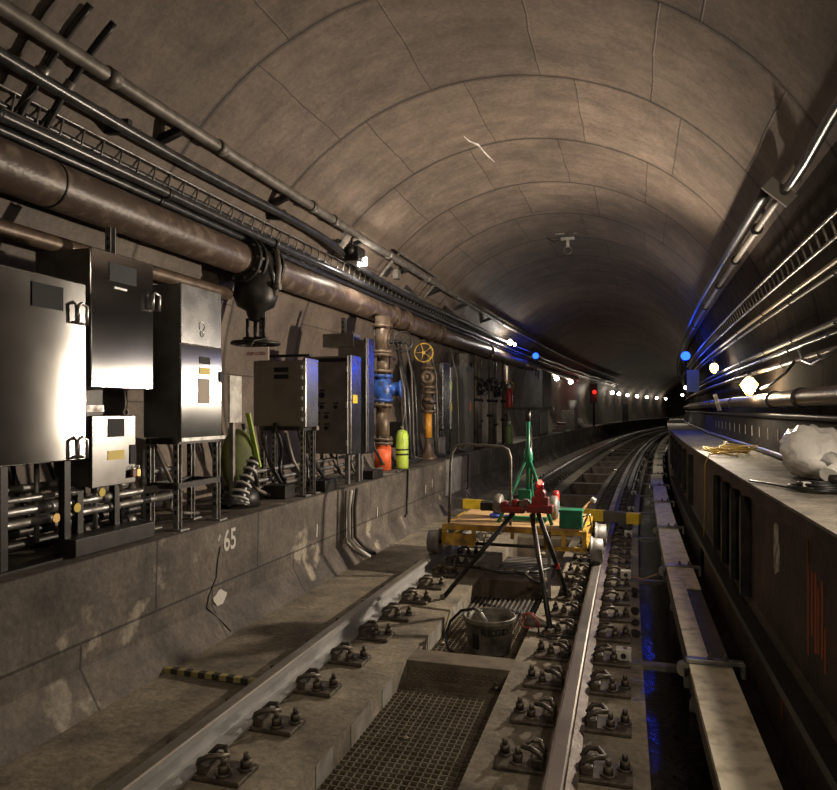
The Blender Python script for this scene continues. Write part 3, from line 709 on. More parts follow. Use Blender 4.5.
# 1: big cabinet, nearest
c1 = thing('electrical_cabinet', 'large stainless cabinet, leftmost, with a dark nameplate and two latches', 'cabinet', 2.46, -2.67, 1.26)
MB().box((-0.17, 0.265, 0.45), (0.32, 0.50, 0.87)).build('body', M_ss_dark, c1)
d = MB().box((0.005, 0.265, 0.45), (0.025, 0.54, 0.905)).build('door', M_ss_v, c1, 0.006)
MB().box((0.021, 0.28, 0.80), (0.004, 0.19, 0.115)).build('nameplate', M_plateblack, c1)
latch(c1, 0.018, 0.475, 0.74); latch(c1, 0.018, 0.475, 0.06)
mb = MB(); [mb.box((-0.05, y, -0.25), (0.04, 0.04, 0.50)) for y in (0.08, 0.46)]; mb.box((-0.05, 0.27, -0.49), (0.1, 0.5, 0.012)); mb.build_each('stand_leg', M_iron, c1)
# 2
c2 = thing('electrical_cabinet', 'stainless cabinet with horizontal glare, second from left, hung higher', 'cabinet', 3.07, -2.70, 1.635)
MB().box((-0.19, 0.25, 0.37), (0.36, 0.48, 0.74)).build('body', M_ss_dark, c2)
MB().box((0.0, 0.25, 0.37), (0.022, 0.51, 0.745)).build('door', M_ss_h, c2, 0.006)
MB().box((0.013, 0.24, 0.64), (0.003, 0.22, 0.10)).build('nameplate', mat('plate_grey', (0.05, 0.052, 0.06), 0.6, spec=0.2), c2)
MB().box((0.013, 0.22, 0.555), (0.003, 0.10, 0.012)).build('nameplate', M_ssedge, c2)
latch(c2, 0.012, 0.49, 0.52)
# side enclosure behind 1 & 2
c2b = thing('electrical_cabinet', 'dark steel box set back between the two leftmost cabinets', 'cabinet', 2.95, -2.95, 1.30)
MB().box((-0.12, 0.35, 0.35), (0.24, 0.75, 0.72)).build('body', M_iron, c2b, 0.004)
MB().box((0.004, 0.35, 0.35), (0.012, 0.70, 0.68)).build('door', M_iron, c2b, 0.004)
# small
c3 = thing('control_box', 'small stainless box with dark window, yellow sticker and padlocks', 'cabinet', 3.05, -2.68, 1.10)
MB().box((-0.13, 0.17, 0.19), (0.24, 0.32, 0.375)).build('body', M_ss_dark, c3)
MB().box((0.0, 0.17, 0.19), (0.022, 0.345, 0.385)).build('door', mat('stainless_dull', (0.20, 0.20, 0.195), 0.3, 1.0, (0.15, 0.15, 0.145), 6), c3, 0.005)
MB().box((0.0125, 0.18, 0.315), (0.003, 0.13, 0.10)).build('window', M_plateblack, c3)
MB().box((0.0125, 0.18, 0.165), (0.003, 0.13, 0.05)).build('sticker', M_yellow, c3)
MB().box((0.014, 0.315, 0.16), (0.006, 0.05, 0.11)).build('hasp', M_plateblack, c3)
for y, m_ in ((0.30, mat('padlock_brown', (0.18, 0.10, 0.07), 0.5)), (0.335, M_copper)):
    o = MB().box((0.03, y, 0.055), (0.018, 0.032, 0.045)).build('padlock', m_, c3, 0.003)
    MB().torus((0.03, y, 0.085), 0.012, 0.003, (1, 0, 0), 12, 6).build('shackle', M_ssedge, o)
mb = MB(); mb.bar((-0.02, -0.1, 0.42), (-0.02, 0.10, 0.42), 0.04, 0.035); mb.build('mounting_bar', M_galv, c3)
mb = MB(); mb.tube([(0.0, 0.26, 0.39), (0.0, 0.27, 0.45), (0.0, 0.26, 0.52)], 0.006, 6); mb.torus((0.0, 0.27, 0.40), 0.02, 0.005, (1, 0, 0), 12, 6); mb.build('chain', M_galv, c3)
mb = MB(); strut_v(mb, -0.1, 0.02, -0.33, 0.0); strut_v(mb, -0.1, 0.30, -0.33, 0.0); mb.build_each('stand_leg', M_iron, c3)
# cabinet three: two part with stand
c4 = thing('electrical_cabinet', 'two part stainless cabinet on a slotted stand, near the painted 65', 'cabinet', 3.74, -2.63, 1.335)
MB().box((-0.135, 0.225, 0.295), (0.26, 0.44, 0.585)).build('body', M_ss_dark, c4)
MB().box((-0.115, 0.225, 0.775), (0.22, 0.44, 0.375)).build('body', M_ss_dark, c4)
MB().box((0.003, 0.225, 0.295), (0.022, 0.455, 0.59)).build('door', M_ss_h, c4, 0.005)
MB().box((0.003, 0.225, 0.78), (0.018, 0.45, 0.375)).build('upper_panel', M_ss, c4, 0.004)
MB().box((0.016, 0.25, 0.50), (0.003, 0.12, 0.045)).build('nameplate', M_plateblack, c4)
MB().box((0.016, 0.25, 0.43), (0.003, 0.12, 0.045)).build('sticker', M_yellow, c4)
MB().box((0.0155, 0.24, 0.30), (0.002, 0.13, 0.16)).build('worn_label', mat('worn_label', (0.42, 0.36, 0.30), 0.7), c4)
MB().box((0.018, 0.44, 0.40), (0.01, 0.05, 0.07)).build('handle', M_plateblack, c4)
mb = MB(); mb.torus((0.014, 0.22, 0.72), 0.03, 0.003, (1, 0, 0), 14, 5); mb.torus((0.014, 0.22, 0.67), 0.018, 0.003, (1, 0, 0), 14, 5); mb.build('embossed_mark', M_ssedge, c4)
MB().box((0.006, 0.225, -0.008), (0.05, 0.49, 0.022)).build('bottom_rail', M_galv, c4)
legs_frame(c4, 0.47, 0.24, 0.57, y0=-0.01)
# cabinet four (broad face toward the camera)
c5 = thing('electrical_cabinet', 'grey cabinet with two black nameplates on a slotted stand, beside the valve sign', 'cabinet', 5.48, -2.64, 1.37)
MB().box((-0.23, 0.12, 0.29), (0.44, 0.22, 0.56)).build('body', M_ss_dark, c5)
MB().box((-0.235, 0.0, 0.285), (0.49, 0.022, 0.57)).build('door', mat('stainless_warm', (0.30, 0.285, 0.25), 0.4, 0.85, (0.23, 0.22, 0.19), 4), c5, 0.004)
MB().box((0.008, 0.12, 0.29), (0.03, 0.25, 0.60)).build('side_plate', M_ss, c5, 0.004)
for z, w in ((0.49, 0.14), (0.43, 0.14)): MB().box((-0.21, -0.0125, z), (w, 0.003, 0.04)).build('nameplate', M_plateblack, c5)
MB().box((-0.2, 0.12, 0.62), (0.42, 0.06, 0.02)).build('top_rail', M_iron, c5); MB().box((-0.2, 0.2, -0.02), (0.48, 0.05, 0.035)).build('bottom_rail', M_galvdull, c5)
mb = MB(); [mb.box((-0.012, -0.018, 0.06+0.09*k), (0.02, 0.02, 0.03)) for k in range(6)]; mb.build_each('hinge', M_ssedge, c5)
legs_frame(c5, 0.24, 0.42, 0.60, mid=False)
# cabinet five
c6 = thing('electrical_cabinet', 'tall stainless cabinet with black round ports and a yellow sticker edge', 'cabinet', 6.46, -2.64, 1.06)
MB().box((-0.24, 0.15, 0.49), (0.46, 0.28, 0.96)).build('body', M_ss_dark, c6)
MB().box((-0.24, 0.0, 0.50), (0.48, 0.02, 0.98)).build('door', M_ss_dark, c6, 0.004)
MB().box((-0.24, -0.011, 0.95), (0.46, 0.006, 0.04)).build('top_strip', M_plateblack, c6)
MB().box((0.010, 0.15, 0.50), (0.028, 0.27, 1.0)).build('side_plate', M_ss, c6, 0.004)
for x, z, r in ((-0.28, .60, .03), (-0.28, .48, .021), (-0.33, .38, .021), (-0.23, .38, .021), (-0.33, .27, .021), (-0.23, .27, .021), (-0.13, .48, .02)):
    o = MB().cyl((x, -0.028, z), (x, -0.010, z), r, 16).build('port', M_plateblack, c6)
    MB().box((x, -0.0115, z+r+0.018), (0.06, 0.003, 0.016)).build('port_label', M_plateblack, o)
MB().box((0.0255, 0.12, 0.56), (0.003, 0.12, 0.085)).build('sticker', M_yellow, c6)
mb = MB(); [mb.box((-0.012, -0.016, z), (0.02, 0.02, 0.06)) for z in (0.12, 0.5, 0.86)]; mb.build_each('hinge', M_ssedge, c6)
for y in (0.03, 0.30): MB().box((-0.02, y, -0.145), (0.04, 0.04, 0.29)).build('leg', M_galv, c6)
for x, y in ((-0.42, 0.03), (-0.42, 0.30)): MB().box((x, y, -0.145), (0.04, 0.04, 0.29)).build('leg', M_galv, c6)
c7 = thing('electrical_cabinet', 'narrow tall stainless cabinet directly behind the one with round ports', 'cabinet', 6.84, -2.62, 1.05)
MB().box((-0.16, 0.14, 0.60), (0.30, 0.22, 1.20)).build('body', M_ss_dark, c7)
MB().box((0.0, 0.14, 0.61), (0.03, 0.24, 1.22)).build('door', M_ss, c7, 0.006)
MB().box((0.018, 0.06, 0.62), (0.012, 0.02, 1.2)).build('edge_strip', M_ssedge, c7)
MB().box((-0.1, 0.14, -0.141), (0.05, 0.05, 0.282)).build('leg', M_galv, c7)
MB().box((-0.3, 0.1, 1.20), (0.35, 0.2, 0.14)).build('top_box', M_ss_dark, c7)
# folding plate and hi-vis item beyond cabinet three
vm = thing('equipment_bag', 'lime green and grey kit bag leaning behind the two part cabinet', 'bag', 4.75, -2.86, 0.768)
mb = MB(); mb.sphere((0, 0.05, 0.36), 0.2, 8, (0.6, 0.85, 1.2)); mb.build('body', mat('olive_fabric', (0.16, 0.19, 0.05), 0.8, 0, (0.08, 0.09, 0.04), 6), vm)
mb = MB(); mb.bar((0.10, 0.02, 0.72), (0.14, 0.12, 0.30), 0.05, 0.012); mb.build('strap', M_lime, vm)
mb = MB(); mb.lathe([(0.001, 0.0), (0.17, 0.0), (0.15, 0.1), (0.1, 0.15)], (0, 0.05, 0), 'z', 14); mb.build('foot', M_iron, vm)
wb = thing('white_board_panel', 'pale upright panel clipped behind the two part cabinet', 'panel', 4.45, -2.72, 1.42)
MB().box((0, 0.07, 0.17), (0.02, 0.16, 0.34)).build('panel', M_white, wb); MB().box((-0.02, 0.07, -0.3), (0.03, 0.03, 0.62)).build('post', M_galvdull, wb)
# wrapped elbow
we = thing('wrapped_cable_bundle', 'black and white banded cable bundle curling on the bench by the green bag', 'cable bundle', 4.55, -2.68, 0.768)
pts = [(0.02, 0.10, 0.30), (0.0, 0.04, 0.20), (-0.03, 0.0, 0.10), (-0.02, -0.02, 0.03)]
pts = [Vector((0.02, 0.14, 0.38)), Vector((0.01, 0.10, 0.30)), Vector((0, 0.05, 0.22)), Vector((-0.01, 0.0, 0.15)), Vector((-0.01, -0.03, 0.08)), Vector((0, -0.04, 0.03))]
MB().tube(pts, [0.035, 0.036, 0.042, 0.05, 0.06, 0.07], 12).build('core', M_black, we)
for k in range(7):
    t_ = 0.4 + k*0.68; i_ = int(t_); f_ = t_-i_
    if i_ >= 5: break
    p = pts[i_].lerp(pts[i_+1], f_); dd = (pts[i_+1]-pts[i_]).normalized()
    MB().tube([p-dd*0.008, p+dd*0.008], 0.048+0.005*k, 12).build('band', M_stripewhite, we)
mb = MB(); [mb.torus((-0.02, -0.06, 0.06+0.018*k), 0.10-0.008*k, 0.010, (0.15*k, 0.2, 1), 18, 6) for k in range(4)]; mb.build('loops', M_cable, we)

# conduits and bundles low on the bench
spec = [(-2.80, 1.02, 0.022, 1.8, 3.95), (-2.80, 0.96, 0.022, 1.8, 3.9), (-2.78, 1.08, 0.014, 1.8, 3.1), (-2.88, 1.12, 0.02, 1.8, 4.0), (-2.9, 0.90, 0.03, 1.6, 3.9), (-2.84, 0.85, 0.025, 1.6, 3.6)]
for k, (X, z, r, a, b) in enumerate(spec):
    t = thing('bench_conduit', 'metal conduit running low behind the stands of the leftmost cabinets', 'conduit', world=True, group='low conduits below the left cabinets')
    ctube(lambda s: (X, z), a, b, r, 10).build('pipe', M_galv if k < 4 else M_iron, t)
    for s in (2.9 + 0.06*k, 3.3 + 0.05*k): MB().tube([P(s-0.04, X, z), P(s+0.04, X, z)], r+0.009, 10).build('coupling', M_galv, t)
for k in range(6):
    s = 2.62 + 0.2*k
    t = thing('cable_gland', 'upright flexible conduit dropping from the leftmost boxes', 'conduit', s, -2.80, 0.85, group='upright conduits under the left boxes')
    MB().cyl((0, 0, 0), (0, 0, 0.42), 0.013, 8).build('pipe', M_galv if k % 2 else M_iron, t)
    MB().cyl((0, 0, 0.2), (0, 0, 0.25), 0.022, 8).build('nut', M_galv if k % 2 else M_copper, t)
for k, (s, X, z) in enumerate(((3.02, -2.74, 1.0), (2.86, -2.72, 0.97), (3.2, -2.74, 1.06), (3.5, -2.86, 1.1))):
    o = MB().cyl((0, 0, 0), (0.006, 0, 0), 0.024, 14).build('tag_disc', M_yellow if k % 2 == 0 else M_copper); place(o, s, X, z); tag(o, 'small round tag wired to the conduits under the leftmost boxes', 'tag', 'round tags on the left conduits')
for k in range(9):
    s = 4.9 + 0.42*k
    o = MB().tube([P(s, -2.95, 1.3), P(s+0.08, -2.92, 1.05), P(s+0.18, -2.86, 0.86), P(s+0.35, -2.85, 0.80), P(s+0.9, -2.9, 0.79)], 0.018, 8).build('flexible_hose', M_cable if k % 2 else M_galvdull)
    tag(o, 'flexible cable looping down onto the bench under the middle cabinets', 'cable', 'cables looping under the middle cabinets')
rnd = random.Random(3)
for k in range(16):
    s = 2.5 + 0.17*k if k < 9 else 4.6 + 0.42*(k-9); X = -2.9 - rnd.uniform(0, 0.12)
    z1 = 1.3 if k < 9 else 1.4
    pts = [P(s, X, z1), P(s+rnd.uniform(-.05, .08), X+rnd.uniform(0, .1), z1-0.2), P(s+rnd.uniform(-.1, .15), X+rnd.uniform(0.02, .14), 0.98), P(s+rnd.uniform(0, .2), X+rnd.uniform(0, .12), 0.84), P(s+rnd.uniform(.2, .4), X+rnd.uniform(.05, .1), 0.79)]
    q = []
    for i in range(4):
        for j in range(4): q.append(pts[i].lerp(pts[i+1], j/4))
    q.append(pts[-1]); q = [q[0]] + [(q[i-1]+q[i]+q[i+1])/3 for i in range(1, len(q)-1)] + [q[-1]]
    o = MB().tube(q, rnd.choice([0.008, 0.012, 0.016]), 7).build('loose_cable', rnd.choice([M_cable, M_galvdull, M_cable, M_iron])); tag(o, 'loose cable snaking down behind the cabinet stands to the bench', 'cable', 'loose cables behind the cabinet stands')
for k, (z, m_) in enumerate(((1.0, M_galv), (0.92, M_galv), (0.86, M_galvdull))):
    o = ctube(lambda s: (-2.92, z), 4.7, 7.6, 0.018, 10).build('bench_conduit', m_); tag(o, 'level conduit behind the stands of the middle cabinets', 'conduit', 'level conduits behind the middle cabinets')
for k, (s, X, w, d_, h) in enumerate(((5.35, -2.80, 0.20, 0.18, 0.11), (5.95, -2.66, 0.14, 0.28, 0.10), (7.15, -2.64, 0.12, 0.32, 0.09))):
    o = MB().box((0, 0, h/2), (w, d_, h)).build('timber_block', M_iron, None, 0.006); place(o, s, X, 0.768)
    tag(o, ['dark timber block between the legs of the grey cabinet', 'dark timber block on the bench edge below the riveted cabinet', 'dark timber block on the bench edge before the orange pipe base'][k], 'block')
# loose beam at left front of bench
o = MB().box((0, 0, 0.045), (0.14, 0.62, 0.09)).build('steel_channel', M_iron, None, 0.004); place(o, 3.2, -2.70, 0.768); tag(o, 'black steel channel lying on the bench edge below the leftmost cabinets', 'channel')
mb = MB(); mb.tube([(0, 0, 0), (0.03, 0.05, 0.1), (-0.05, 0.1, 0.16), (-0.09, 0.04, 0.04)], 0.004, 5); mb.tube([(-.1, -.1, 0), (-.05, -.05, .1), (0, 0.1, 0.02)], 0.004, 5)
o = mb.build('wire_scrap', M_galvdull); place(o, 2.1, -2.72, 0.772); tag(o, 'bent scrap wire on the bench at the left picture edge', 'wire')

# ------------------------------------------------------------------ VALVE RISERS
v1 = thing('pipe_riser', 'brown riser from the water main with a blue valve and orange base', 'pipe', 8.15, -2.90, 0.768)
MB().cyl((0, 0, 0), (0, 0, 0.31), 0.105, 20).build('orange_base', M_orange, v1)
def flanged(t, segs, mref):
    for (z0, z1, r, m_) in segs: MB().cyl((0, 0, z0), (0, 0, z1), r, 18).build('pipe_section', m_, t)
def flg(t, zs, R, m_):
    for z in zs:
        o = MB().cyl((0, 0, z-0.018), (0, 0, z+0.018), R, 20).build('flange', m_, t)
        b = MB(); [b.cyl((R*0.85*math.cos(a), R*0.85*math.sin(a), z-0.035), (R*0.85*math.cos(a), R*0.85*math.sin(a), z+0.035), 0.011, 6) for a in [2*PI*k/8 for k in range(8)]]; b.build_each('bolt', M_fast, o)
flanged(v1, [(0.31, 0.80, 0.085, M_pipebrown), (1.18, 1.42, 0.075, M_pipebrown), (1.42, 1.90, 0.095, M_pipebrown)], None)
flg(v1, (0.33, 0.38, 0.80), 0.125, M_pipebrown); flg(v1, (0.86, 1.16), 0.125, M_blue); flg(v1, (1.22, 1.42, 1.46, 1.78), 0.125, M_pipebrown)
MB().lathe([(0.09, 0.84), (0.12, 0.92), (0.13, 1.0), (0.11, 1.1), (0.09, 1.16)], (0, 0, 0), 'z', 18).build('valve_body', M_blue, v1)
mb = MB(); mb.cyl((0.0, 0.0, 1.0), (0.20, 0.05, 1.0), 0.085, 16); mb.cyl((0.20, 0.05, 1.0), (0.225, 0.056, 1.0), 0.11, 16); mb.build('valve_bonnet', M_blue, v1)
def handwheel(t, c, R, m_, spokes=5, ax=(0, 1, 0)):
    mb = MB(); mb.torus(c, R, 0.011, ax, 28, 8)
    axv = Vector(ax).normalized(); u = axv.cross(Vector((0, 0, 1))).normalized(); w = axv.cross(u)
    for k in range(spokes):
        a = 2*PI*k/spokes; mb.cyl(c, Vector(c)+(u*math.cos(a)+w*math.sin(a))*R, 0.007, 6)
    mb.cyl(Vector(c)-axv*0.02, Vector(c)+axv*0.02, 0.025, 10)
    mb.build('handwheel', m_, t)
handwheel(v1, (0.27, -0.02, 1.58), 0.12, M_iron, 5, (0.5, -1, 0))
mb = MB(); mb.cyl((0, 0, 1.58), (0.25, -0.0, 1.58), 0.025, 10); mb.build('valve_stem', M_iron, v1)
fe = thing('fire_extinguisher', 'lime green gas cylinder strapped upright beside the orange pipe base', 'cylinder', 8.42, -2.74, 0.768)
MB().lathe([(0.001, 0), (0.075, 0), (0.08, 0.02), (0.08, 0.42), (0.06, 0.47), (0.03, 0.49), (0.001, 0.49)], (0, 0, 0), 'z', 20).build('tank', M_lime, fe)
mb = MB(); [mb.cyl((0, 0, z), (0, 0, z+0.02), 0.084, 20) for z in (0.17, 0.23)]; mb.build_each('strap', M_iron, fe)
mb = MB(); mb.cyl((0, 0, 0.48), (0, 0, 0.54), 0.02, 10); mb.tube([(0, 0, 0.53), (0.02, 0.05, 0.7), (0.01, 0.05, 1.0), (-0.05, 0.05, 1.3)], 0.008, 6); mb.build('neck_hose', M_galvdull, fe)
v2 = thing('pipe_riser', 'thin riser with a yellow handwheel, three valve bodies and an orange band', 'pipe', 9.95, -2.86, 0.768)
flanged(v2, [(0, 0.33, 0.045, M_pipebrown), (0.33, 0.70, 0.055, M_orangeband), (0.70, 1.6, 0.045, M_pipebrown)], None)
mb = MB(); mb.lathe([(0.001, 0), (0.15, 0), (0.13, 0.05), (0.07, 0.12), (0.05, 0.2)], (0, 0, 0), 'z', 16); mb.build('foot', M_pipebrown, v2)
for z in (0.85, 1.22):
    MB().sphere((0, 0, z), 0.10, 8, (1, 1, 1.1)).build('valve_body', M_pipebrown, v2)
flg(v2, (0.72, 1.0, 1.08, 1.36), 0.11, M_pipebrown)
mb = MB(); mb.torus((0.02, -0.10, 1.22), 0.075, 0.035, (0, 1, 0), 20, 8); mb.build('side_flange', M_pipebrown, v2)
handwheel(v2, (-0.02, -0.16, 1.58), 0.135, M_yellowp, 5, (0.2, -1, 0)); handwheel(v2, (0.05, -0.1, 0.86), 0.10, M_iron, 4, (0.3, 0, 1))
MB().cyl((-0.02, -0.16, 1.58), (0, 0.05, 1.56), 0.02, 8).build('valve_stem', M_iron, v2)
cb = thing('electrical_cabinet', 'pale grey steel cabinet beside the yellow handwheel riser', 'cabinet', 10.45, -2.92, 1.2)
MB().box((0, 0.25, 0.52), (0.30, 0.5, 1.04)).build('body', M_ss, cb, 0.006); MB().box((0.0, -0.008, 0.52), (0.28, 0.012, 1.0)).build('door', M_ss, cb, 0.003)
MB().box((0.155, 0.45, 0.5), (0.01, 0.06, 0.98)).build('edge', M_ssedge, cb)
for z, m_ in ((0.7, M_lime), (0.35, M_yellow)): MB().box((0.162, 0.45, z), (0.004, 0.05, 0.12)).build('sticker', m_, cb)
mb = MB(); strut_v(mb, -0.1, 0.05, -0.43, 0); strut_v(mb, -0.1, 0.45, -0.43, 0); mb.build_each('leg', M_galvdull, cb)
c9 = thing('relay_case', 'dark grey upright relay case with an orange label, beyond the pale cabinet', 'cabinet', 11.7, -2.88, 0.768)
MB().box((0, 0.3, 0.75), (0.3, 0.6, 1.5)).build('body', mat('case_grey', (0.09, 0.09, 0.088), 0.5, 0.4), c9, 0.006)
MB().box((0.155, 0.2, 0.75), (0.012, 0.3, 1.3)).build('door', M_galvdull, c9); MB().box((0.163, 0.3, 0.8), (0.004, 0.09, 0.16)).build('label', M_orange, c9)
MB().box((0.0, 0.5, 1.62), (0.15, 0.15, 0.25)).build('meter_box', M_galvdull, c9)
for k in range(9):
    s = 12.6 + 0.42*k; r = [0.03, 0.05, 0.025, 0.04, 0.03, 0.05, 0.03, 0.025, 0.04][k]; X = -2.78 - 0.05*(k % 3)
    t = thing('upright_pipe', 'dark upright pipe standing on the bench beyond the relay case', 'pipe', s, X, 0.768, group='upright pipes beyond the relay case')
    MB().cyl((0, 0, 0), (0, 0, 1.75), r, 12).build('pipe', M_galvdull if k % 2 else M_pipebrown, t)
    mb = MB(); [mb.cyl((0, 0, z), (0, 0, z+0.05), r+0.03, 12) for z in (0.3+0.1*(k % 4), 0.9, 1.3)]; mb.build_each('coupling', M_iron, t)
for k in range(4):
    s = 13 + 0.8*k; t = thing('dark_valve', 'black valve body with handwheel on the far pipes', 'valve', s, -2.8, 1.9 + 0.1*(k % 2), group='black valves on the far pipes')
    mb = MB(); mb.sphere((0, 0, 0), 0.12, 8); mb.build('body', M_iron, t); handwheel(t, (0.1, -0.12, 0.02), 0.13, M_iron if k != 3 else M_yellowp, 4, (0.5, -1, 0))
for (s, X, z0, lb, m_) in ((15.0, -2.62, 1.55, 'small red cylinder hung on the far pipes of the left bench', M_redbright), (15.0, -2.62, 0.768, 'small olive green cylinder standing on the bench beyond the pipes', mat('olive_paint', (0.16, 0.22, 0.07), 0.5))):
    t = thing('gas_cylinder', lb, 'cylinder', s, X, z0)
    MB().lathe([(0.001, 0), (0.075, 0), (0.08, 0.02), (0.08, 0.36), (0.05, 0.42), (0.001, 0.43)], (0, 0, 0), 'z', 16).build('tank', m_, t)
    MB().cyl((0, 0, 0.42), (0, 0, 0.50), 0.035, 10).build('cap', M_white, t)
    if z0 > 1: MB().box((-0.06, 0, -0.0), (0.16, 0.1, 0.02)).build('shelf', M_iron, t); 
# tangle of pipes/cables behind (between 8.3 and 13)
for k in range(14):
    s = 8.35 + 0.34*k; X = -3.0 + 0.06*((k*7) % 4)
    zt = 2.55 - 0.15*(k % 3)
    o = MB().tube([P(s, X-0.1, zt), P(s+0.03, X, zt-0.5), P(s-0.05, X+0.05, 1.4), P(s+0.06, X+0.02, 1.1), P(s+0.02, X+0.05, 0.85), P(s+0.3, X+0.08, 0.80)], 0.014+0.006*(k % 3), 8).build('hanging_cable', M_cable if k % 3 else M_galvdull)
    tag(o, 'cable hanging down the lining between the brown risers', 'cable', 'cables hanging behind the risers')
def box_thing(name, lb, cat, s, X, z, dims, m_, m2=None):
    t = thing(name, lb, cat, s, X, z); MB().box((0, 0, dims[2]/2), dims).build('body', m_, t, 0.005)
    MB().box((dims[0]/2+0.004, 0, dims[2]/2), (0.01, dims[1]*0.8, dims[2]*0.8)).build('door', m2 or m_, t); return t
box_thing('junction_box', 'small dark junction box between the two brown risers', 'box', 9.05, -3.0, 1.0, (0.18, 0.3, 0.35), M_iron, M_galvdull)
box_thing('junction_box', 'small grey junction box low beneath the pale cabinet', 'box', 10.6, -2.95, 0.80, (0.25, 0.35, 0.28), M_galvdull)
bc = box_thing('signal_case', 'large black equipment case below the left blue light', 'cabinet', 20.2, -2.85, 1.55, (0.5, 1.6, 1.05), M_iron)
bc2 = box_thing('equipment_rack', 'pale trimmed rack on the bench below the black case', 'rack', 20.2, -2.9, 0.768, (0.4, 1.5, 0.74), M_iron, M_galvdull)
# U shaped pipe on bench: the grey small pipes along bench walls
for k, (s, lb) in enumerate(((6.25, 'white daubed pipe pair running down the bench wall, left one'), (6.4, 'white daubed pipe pair running down the bench wall, right one'))):
    o = MB().tube([P(s, -2.52, 0.74), P(s, -2.545, 0.55), P(s+0.02, -2.55, 0.26), P(s+0.10, -2.50, 0.16), P(s+0.28, -2.44, 0.05)], 0.018, 8).build('drain_pipe', M_bench if k else M_whitepaint)
    tag(o, lb, 'pipe')
for k, (s, lb) in enumerate(((8.1, 'thin black conduit looped down the bench wall below the lime cylinder'), (11.2, 'thin black conduit down the bench wall beyond the lime cylinder'))):
    o = MB().tube([P(s-0.35, -2.58, 0.785), P(s-0.02, -2.56, 0.785), P(s, -2.555, 0.77), P(s, -2.56, 0.5), P(s, -2.565, 0.25), P(s-0.08, -2.56, 0.22)], 0.012, 8).build('wall_conduit', M_iron); tag(o, lb, 'conduit')
mb = MB()
o = sweep([(-2.548, 0.775), (-2.56, 0.25), (-2.59, 0.25), (-2.59, 0.775)], 9.9, 10.7, 0.2).build('rendered_patch', mat('pale_render', (0.25, 0.245, 0.225), 0.8, 0, (0.17, 0.165, 0.15), 5)); tag(o, 'paler grey rendered strip of the bench wall near the trolley handle', 'panel')
# paint marks on bench wall
def wall_rot(s): return (PI/2, 0, PI/2 - heading(s))
for body, s, z, size, lb in (('65', 4.22, 0.62, 0.20, 'white painted number 65 on the left bench wall'),):
    o = text(body, size, M_whitepaint, None, P(s, -2.572, z), wall_rot(s), 'painted_number', 0.001, 0.003, 0.8); tag(o, lb, 'marking')
o = MB().bar((0, 0, 0), (0.06, 0, 0.10), 0.002, 0.012).build('paint_stroke', M_whitepaint); o.location = P(4.08, -2.573, 0.64); o.rotation_euler = (0, 0, PI/2); tag(o, 'white painted stroke beside the number 65', 'marking')
mb = MB(); n_ = 14
pts_ = [(0.075*(1+0.25*math.sin(3*a))*math.cos(a), 0.055*(1+0.2*math.cos(4*a))*math.sin(a)) for a in [2*PI*k/n_ for k in range(n_)]]
mb.add([(0.0, x, z) for x, z in pts_] + [(-0.008, x, z) for x, z in pts_], [tuple(range(n_)), tuple(reversed(range(n_, 2*n_)))] + [(i, (i+1) % n_, (i+1) % n_+n_, i+n_) for i in range(n_)])
o = mb.build('paint_patch', M_whitepaint); place(o, 4.11, -2.578, 0.25); tag(o, 'white paint patch low on the bench wall below the 65', 'marking')
for s, z, r in ((5.6, .45, .0), (7.1, .4, 0), (8.9, 0.45, 0), (9.2, 0.5, 0)):
    mb = MB(); mb.bar((0, 0, -0.05), (0, 0.01, 0.06), 0.003, 0.014); o = mb.build('paint_stroke', M_whitepaint); place(o, s, -2.575, z); tag(o, 'short white chalk stroke on the left bench wall', 'marking', 'chalk strokes on the bench wall')
# crack
ck = MB().tube([P(4.10, -2.571, 0.60), P(4.07, -2.574, 0.5), P(4.06, -2.577, 0.40), P(3.98, -2.580, 0.30), P(3.96, -2.583, 0.23), P(4.02, -2.55, 0.16), P(4.08, -2.48, 0.05)], 0.005, 5).build('wall_crack', M_black); tag(ck, 'dark crack running down the bench wall beside the 65', 'crack')

# yellow black ruler on strip
o = MB().box((0, 0, 0.015), (0.64, 0.04, 0.03)).build('striped_batten', M_ruler, None, 0.003); place(o, 3.40, -2.21, 0.024, -0.02); tag(o, 'yellow and black striped batten lying on the left strip of floor', 'batten')

# ------------------------------------------------------------------ RIGHT WALL SERVICES
rc = thing('ceiling_conduit', 'thick conduit high on the right of the vault, ending at a square bracket', 'conduit', world=True)
ctube(lambda s: (0.995, 2.92), 5.05, 44, 0.026, 12).build('pipe', mat('aged_conduit', (0.16, 0.145, 0.125), 0.6, 0.3), rc)
for s in (6.0, 7.2, 8.6, 10.4, 12.6): MB().tube([P(s-0.03, 0.995, 2.92), P(s+0.03, 0.995, 2.92)], 0.045, 12).build('coupling', M_iron, rc)
o = MB().box((0, 0, 0), (0.20, 0.03, 0.09), (0, 0.75, 0)).build('bracket_plate', mat('aged_conduit', (0.16, 0.145, 0.125), 0.6, 0.3), rc); o.location = P(5.0, 0.97, 2.92); o.rotation_euler = (0, 0, -heading(5))
dk = ctube(lambda s: (0.93, 3.0), 5.2, 44, 0.035, 8).build('shadow_tube', M_iron); tag(dk, 'black tube for the shadow band alongside the high right conduit', 'conduit')  # black tube stands in for the shadow band beside the conduit
o = MB().tube([P(5.0, 1.0, 2.92), P(4.75, 1.0, 2.91), P(4.4, 1.0, 2.92), P(3.8, 0.98, 2.94), P(2.5, 0.96, 2.96), P(1, 0.95, 2.96)], 0.03, 10).build('power_cable', M_cable); tag(o, 'cable leaving the square bracket toward the camera, high on the right', 'cable')
rk = thing('cable_rack', 'ladder shaped cable rack along the right wall', 'cable rack', world=True)
mb = MB()
for X, z in ((1.11, 2.58), (1.145, 2.475)): mb.tube([P(s, X, z) for s in srange(SB, 44, 0.3)], 0.011, 6)
